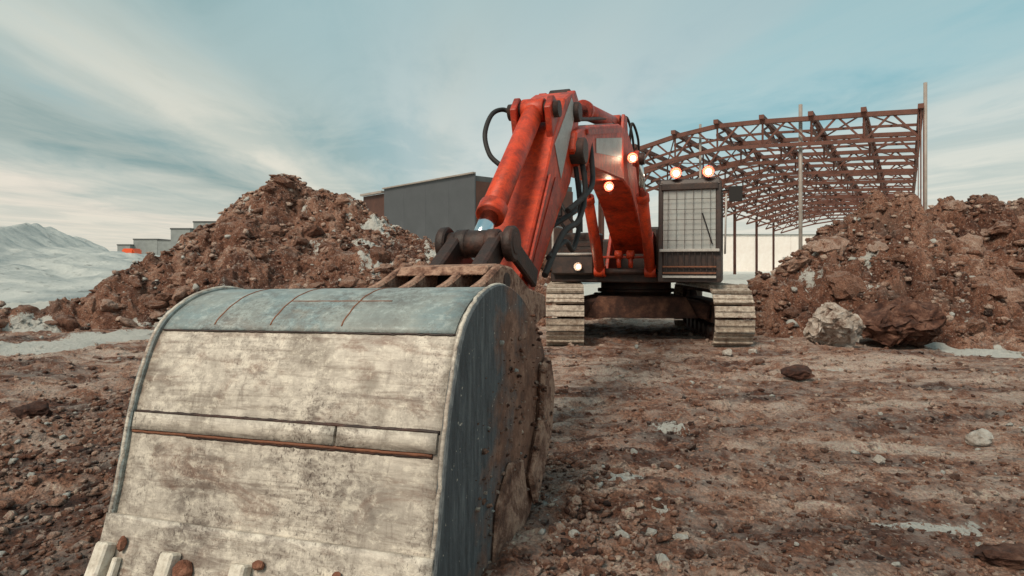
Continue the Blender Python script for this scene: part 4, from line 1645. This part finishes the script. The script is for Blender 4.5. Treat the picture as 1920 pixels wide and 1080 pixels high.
NR = 12
DT = 2.0
for i in range(NR):
    m = i * ROW
    k = 7
    ls = [j * BAY for j in range(k)] + [HW]
    mb = MB()
    for a, b in zip(ls[:-1], ls[1:]):
        mb.beam(HP(a, m, roof_z(a)), HP(b, m, roof_z(b)), .36, .36)
    truss = mb.build('roof_truss', M['steel_frame'], frame)
    mb = MB()
    for a, b in zip(ls[:-1], ls[1:]):
        mb.beam(HP(a, m, roof_z(a) - DT), HP(b, m, roof_z(b) - DT), .28, .28)
    mb.build('bottom_chord', M['steel_frame'], truss)
    for j, (a, b) in enumerate(zip(ls[:-1], ls[1:])):
        c = (a + b) / 2
        MB().beam(HP(a, m, roof_z(a) - DT), HP(c, m, roof_z(c)), .15).build('web_bar', M['steel_frame'], truss)
        MB().beam(HP(c, m, roof_z(c)), HP(b, m, roof_z(b) - DT), .15).build('web_bar', M['steel_frame'], truss)
    for a in ls[1:-1]:
        MB().beam(HP(a, m, roof_z(a) - DT), HP(a, m, roof_z(a)), .13).build('web_post', M['steel_frame'], truss)
    for l in (0, HW):
        if (l == 0 and i > 0) or i % 2:
            continue
        w = .62 if l == 0 else .6
        col = MB()
        col.beam(HP(l, m, -.05), HP(l, m, roof_z(l) + (.35 if l == 0 else -.1)), w, .08, up=PD)
        for sg in (-1, 1):
            col.beam(HP(l, m, -.05) + QD * sg * .0 + PD * sg * .16, HP(l, m, roof_z(l) + (.3 if l == 0 else -.15)) + PD * sg * .16, w * .98, .05, up=PD)
        col.build('column', M['steel_frame'], frame)
# joists running away from the viewer
for j in range(8):
    l = min(j * BAY, HW) if j else 0.0
    L = (NR - 1) * ROW
    mb = MB().beam(HP(l, -.6, roof_z(l) + .3), HP(l, L, roof_z(l) + .3), .38, .34)
    jo = mb.build('joist', M['steel_frame'], frame)
    MB().beam(HP(l, 0, roof_z(l) - .75), HP(l, L, roof_z(l) - .75), .22, .2).build('bottom_chord', M['steel_frame'], jo)
    n = 18
    for q_ in range(n):
        m0 = q_ * ROW / 3; m1 = m0 + ROW / 3
        z0, z1 = roof_z(l) + .2, roof_z(l) - .72
        a, b = (z0, z1) if q_ % 2 else (z1, z0)
        MB().beam(HP(l, m0, a), HP(l, m1, b), .14).build('web_bar', M['steel_frame'], jo)
for i in range(NR - 1):
    m = (i + .5) * ROW
    ls = [j * BAY for j in range(7)] + [HW]
    mb = MB()
    for a, b in zip(ls[:-1], ls[1:]):
        mb.beam(HP(a, m, roof_z(a) - .1), HP(b, m, roof_z(b) - .1), .18, .2)
    mb.build('cross_beam', M['steel_frame'], frame)
# wind bracing in the roof plane
for i in range(0, NR - 1):
    for j in (0, 1, 2, 3, 4, 5):
        l0, l1 = (j, j + 1) if (i + j) % 2 else (j + 1, j)
        l0, l1 = l0 * BAY, l1 * BAY
        mb = MB().beam(HP(l0, i * ROW, roof_z(l0) + .1), HP(l1, (i + 1) * ROW, roof_z(l1) + .1), .10)
        mb.build('brace', M['steel_frame'], frame)
# pale posts standing above the edge
for px, ytop, ybot, D, w in ((1735, 155, 560, 47.0, .26), (1501, 196, 556, 52.0, .30), (1313, 233, 540, 56.5, .22)):
    x = (px - 960) / F * D
    zt = CAMZ + (HY - ytop) / F * D
    MB().cyl((x, D, 0), (x, D, zt), w / 2, n=10).build('post', M['galv'], frame)


# ------------------------------------------------------------------ grey panel building behind the left mound
G0 = Vector((-2.33, 40, 0))
GA = Vector((-.666, .746, 0)); GB = Vector((.746, .666, 0))
gb = empty('panel_building', G0)
tag(gb, 'dark grey panel-clad building behind the tall mound, left of the arm', 'building')
GH = 7.12
MB().poly_prism([G0 + GA * .1 + GB * .1, G0 + GA * 10.9 + GB * .1, G0 + GA * 10.9 + GB * 9, G0 + GA * .1 + GB * 9],
                [p + Vector((0, 0, GH - .1)) for p in (G0 + GA * .1 + GB * .1, G0 + GA * 10.9 + GB * .1, G0 + GA * 10.9 + GB * 9, G0 + GA * .1 + GB * 9)]).build('wall_core', M['grey_dark'], gb)
for k in range(4):
    for r_ in range(1):
        a, b = k * 2.74 + .006, (k + 1) * 2.74 - .006
        MB().poly_prism([G0 + GA * a, G0 + GA * b, G0 + GA * b + GB * .09, G0 + GA * a + GB * .09],
                        [p + Vector((0, 0, GH)) for p in (G0 + GA * a, G0 + GA * b, G0 + GA * b + GB * .09, G0 + GA * a + GB * .09)]).build('wall_panel', M['grey_panel'], gb)
for k in range(3):
    a, b = k * 3 + .11, (k + 1) * 3 - .01
    MB().poly_prism([G0 + GB * a, G0 + GB * b, G0 + GB * b + GA * .09, G0 + GB * a + GA * .09],
                    [p + Vector((0, 0, GH - .45)) for p in (G0 + GB * a, G0 + GB * b, G0 + GB * b + GA * .09, G0 + GB * a + GA * .09)]).build('wall_panel', M['brown_dark'], gb)
c0 = G0 - GA * .02 - GB * .05
MB().beam(c0 + Vector((0, 0, GH + .05)), c0 + GA * 11.0 + Vector((0, 0, GH + .05)), .24, .09).build('coping', M['galv'], gb)
# lower brown bay at its far end
a0 = G0 + GA * 11.0
MB().poly_prism([a0 + GB * .15, a0 + GA * 3.4 + GB * .15, a0 + GA * 3.4 + GB * 8, a0 + GB * 8],
                [p + Vector((0, 0, 6.85)) for p in (a0 + GB * .15, a0 + GA * 3.4 + GB * .15, a0 + GA * 3.4 + GB * 8, a0 + GB * 8)]).build('rear_bay', M['brown_dark'], gb)
MB().beam(a0 + GA * .1 + Vector((0, 0, 6.95)), a0 + GA * 3.4 + Vector((0, 0, 6.95)), .3, .16).build('edge_beam', M['galv'], gb)


# ------------------------------------------------------------------ far grey blocks on the left
def block(name, label, px0, px1, ytop, D, steps, depth=14):
    x0 = (px0 - 960) / F * D; x1 = (px1 - 960) / F * D
    e = empty(name, ((x0 + x1) / 2, D, 0))
    tag(e, label, 'building')
    for (a, b, yt) in steps:
        xa = x0 + (x1 - x0) * a; xb = x0 + (x1 - x0) * b
        h = CAMZ + (HY - yt) / F * D
        off = 0 if a == 0 else 1.5
        w = MB().obox(((xa + xb) / 2, D + depth / 2 + off, h / 2), ((xb - xa) / 2, 0, 0), (0, depth / 2, 0), (0, 0, h / 2)).build('wall', M['grey_far'], e)
        MB().obox(((xa + xb) / 2, D + depth / 2 + off, h + .12), ((xb - xa) / 2 + .1, 0, 0), (0, depth / 2 + .1, 0), (0, 0, .14)).build('roof_edge', M['grey_dark'], w)
        n = max(1, int((xb - xa) / 3.2))
        for k in range(n):
            xc = xa + (xb - xa) * (k + .5) / n
            MB().obox((xc, D + off - .03, h * .42), (.7, 0, 0), (0, .04, 0), (0, 0, .6)).build('window', M['black'], w)
    return e


block('warehouse', 'low grey warehouse with stepped roof beyond the snow, beside the orange machine', 220, 318, 447, 150, [(0, .24, 460), (.235, .70, 449), (.705, 1.0, 451)])
block('warehouse', 'taller grey warehouse showing just above the slope of the left mound', 320, 440, 415, 125, [(0, .30, 430), (.295, 1.0, 416)])

# pale building closing the far end of the hall
D = 175.0
xw0, xw1 = (1345 - 960) / F * D, (1620 - 960) / F * D
hw = CAMZ + (HY - 441) / F * D
pw = empty('pale_warehouse', ((xw0 + xw1) / 2, D, 0))
tag(pw, 'pale pinkish warehouse wall seen through the far end of the steel frame', 'building')
MB().obox(((xw0 + xw1) / 2, D + 8, hw / 2 - .1), ((xw1 - xw0) / 2 - .1, 0, 0), (0, 7.9, 0), (0, 0, hw / 2 - .1)).build('wall', M['pale_wall'], pw)
for k in range(8):
    a = xw0 + (xw1 - xw0) * k / 8; b = xw0 + (xw1 - xw0) * (k + 1) / 8
    MB().obox(((a + b) / 2, D, hw / 2), ((b - a) / 2 - .03, 0, 0), (0, .08, 0), (0, 0, hw / 2)).build('wall_panel', M['pale_wall'], pw)
MB().obox(((xw0 + xw1) / 2, D + 8, hw + .15), ((xw1 - xw0) / 2 + .3, 0, 0), (0, 8.4, 0), (0, 0, .15)).build('roof_edge', M['grey_far'], pw)

# small orange dumper half hidden by the snow bank
D = 79.0
ox = (252 - 960) / F * D
du = empty('dumper', (ox, D, 0))
tag(du, 'small bright orange machine in front of the low grey warehouse', 'dumper')
for sx in (-.75, .75):
    for sy in (-.9, .9):
        MB().cyl((ox + sx - .18, D + sy, .55), (ox + sx + .18, D + sy, .55), .55, n=18).build('wheel', M['rubber'], du)
MB().obox((ox, D, .95), (.6, 0, 0), (0, 1.5, 0), (0, 0, .18)).build('chassis', M['dark'], du, bevel=.03)
MB().poly_prism([Vector((ox - .78, D - 1.3, 1.15)), Vector((ox + .78, D - 1.3, 1.15)), Vector((ox + .78, D + .3, 1.15)), Vector((ox - .78, D + .3, 1.15))],
                [Vector((ox - .72, D - 1.5, 3.5)), Vector((ox + .72, D - 1.5, 3.5)), Vector((ox + .74, D + .4, 3.5)), Vector((ox - .74, D + .4, 3.5))]).build('skip', M['orange_far'], du, bevel=.15, seg=2)
MB().obox((ox, D + 1.1, 1.7), (.6, 0, 0), (0, .5, 0), (0, 0, .55)).build('engine_cover', M['orange_far'], du, bevel=.1)


# ------------------------------------------------------------------ snow covered hill at the left
def snow_hill():
    R = []
    for (px, py, D) in [(-420, 470, 150), (-250, 440, 150), (-120, 452, 150), (-40, 462, 150), (0, 452, 150), (40, 436, 150), (78, 426, 150), (105, 442, 150), (140, 465, 150),
                        (185, 474, 150), (240, 476, 150), (300, 488, 150), (400, 500, 150), (470, 522, 150), (520, 575, 150)]:
        D = 46
        R.append(((px - 960) / F * D, CAMZ + (HY - py) / F * D + .32))
    R = np.array(R)
    xs = np.linspace(R[0, 0], R[-1, 0] + 10, 360); ys = np.linspace(15, 75, 200)
    X, Y = np.meshgrid(xs, ys)
    xs_ = X * (46 / Y) ** .5
    zr = np.interp(xs_, R[:, 0], R[:, 1])
    d = Y - 46
    t = np.where(d < 0, -d / 27, d / 27)
    Z = np.where(t < 1, zr * np.sin(np.clip(1 - t, 0, 1) * math.pi / 2) ** .9, -.05)
    k = np.clip(Z / 1.2, 0, 1)
    Z = Z + k * (.3 * fbm(X * .2, Y * .2, 5, 900) + .5 * (billow(X * .42, Y * .42, 5, 910) - .3)) - .3
    o = mesh_grid('hill', X, Y, Z, M['snow'])
    tag(o, 'snow covered hill at the far left', kind='structure')


snow_hill()
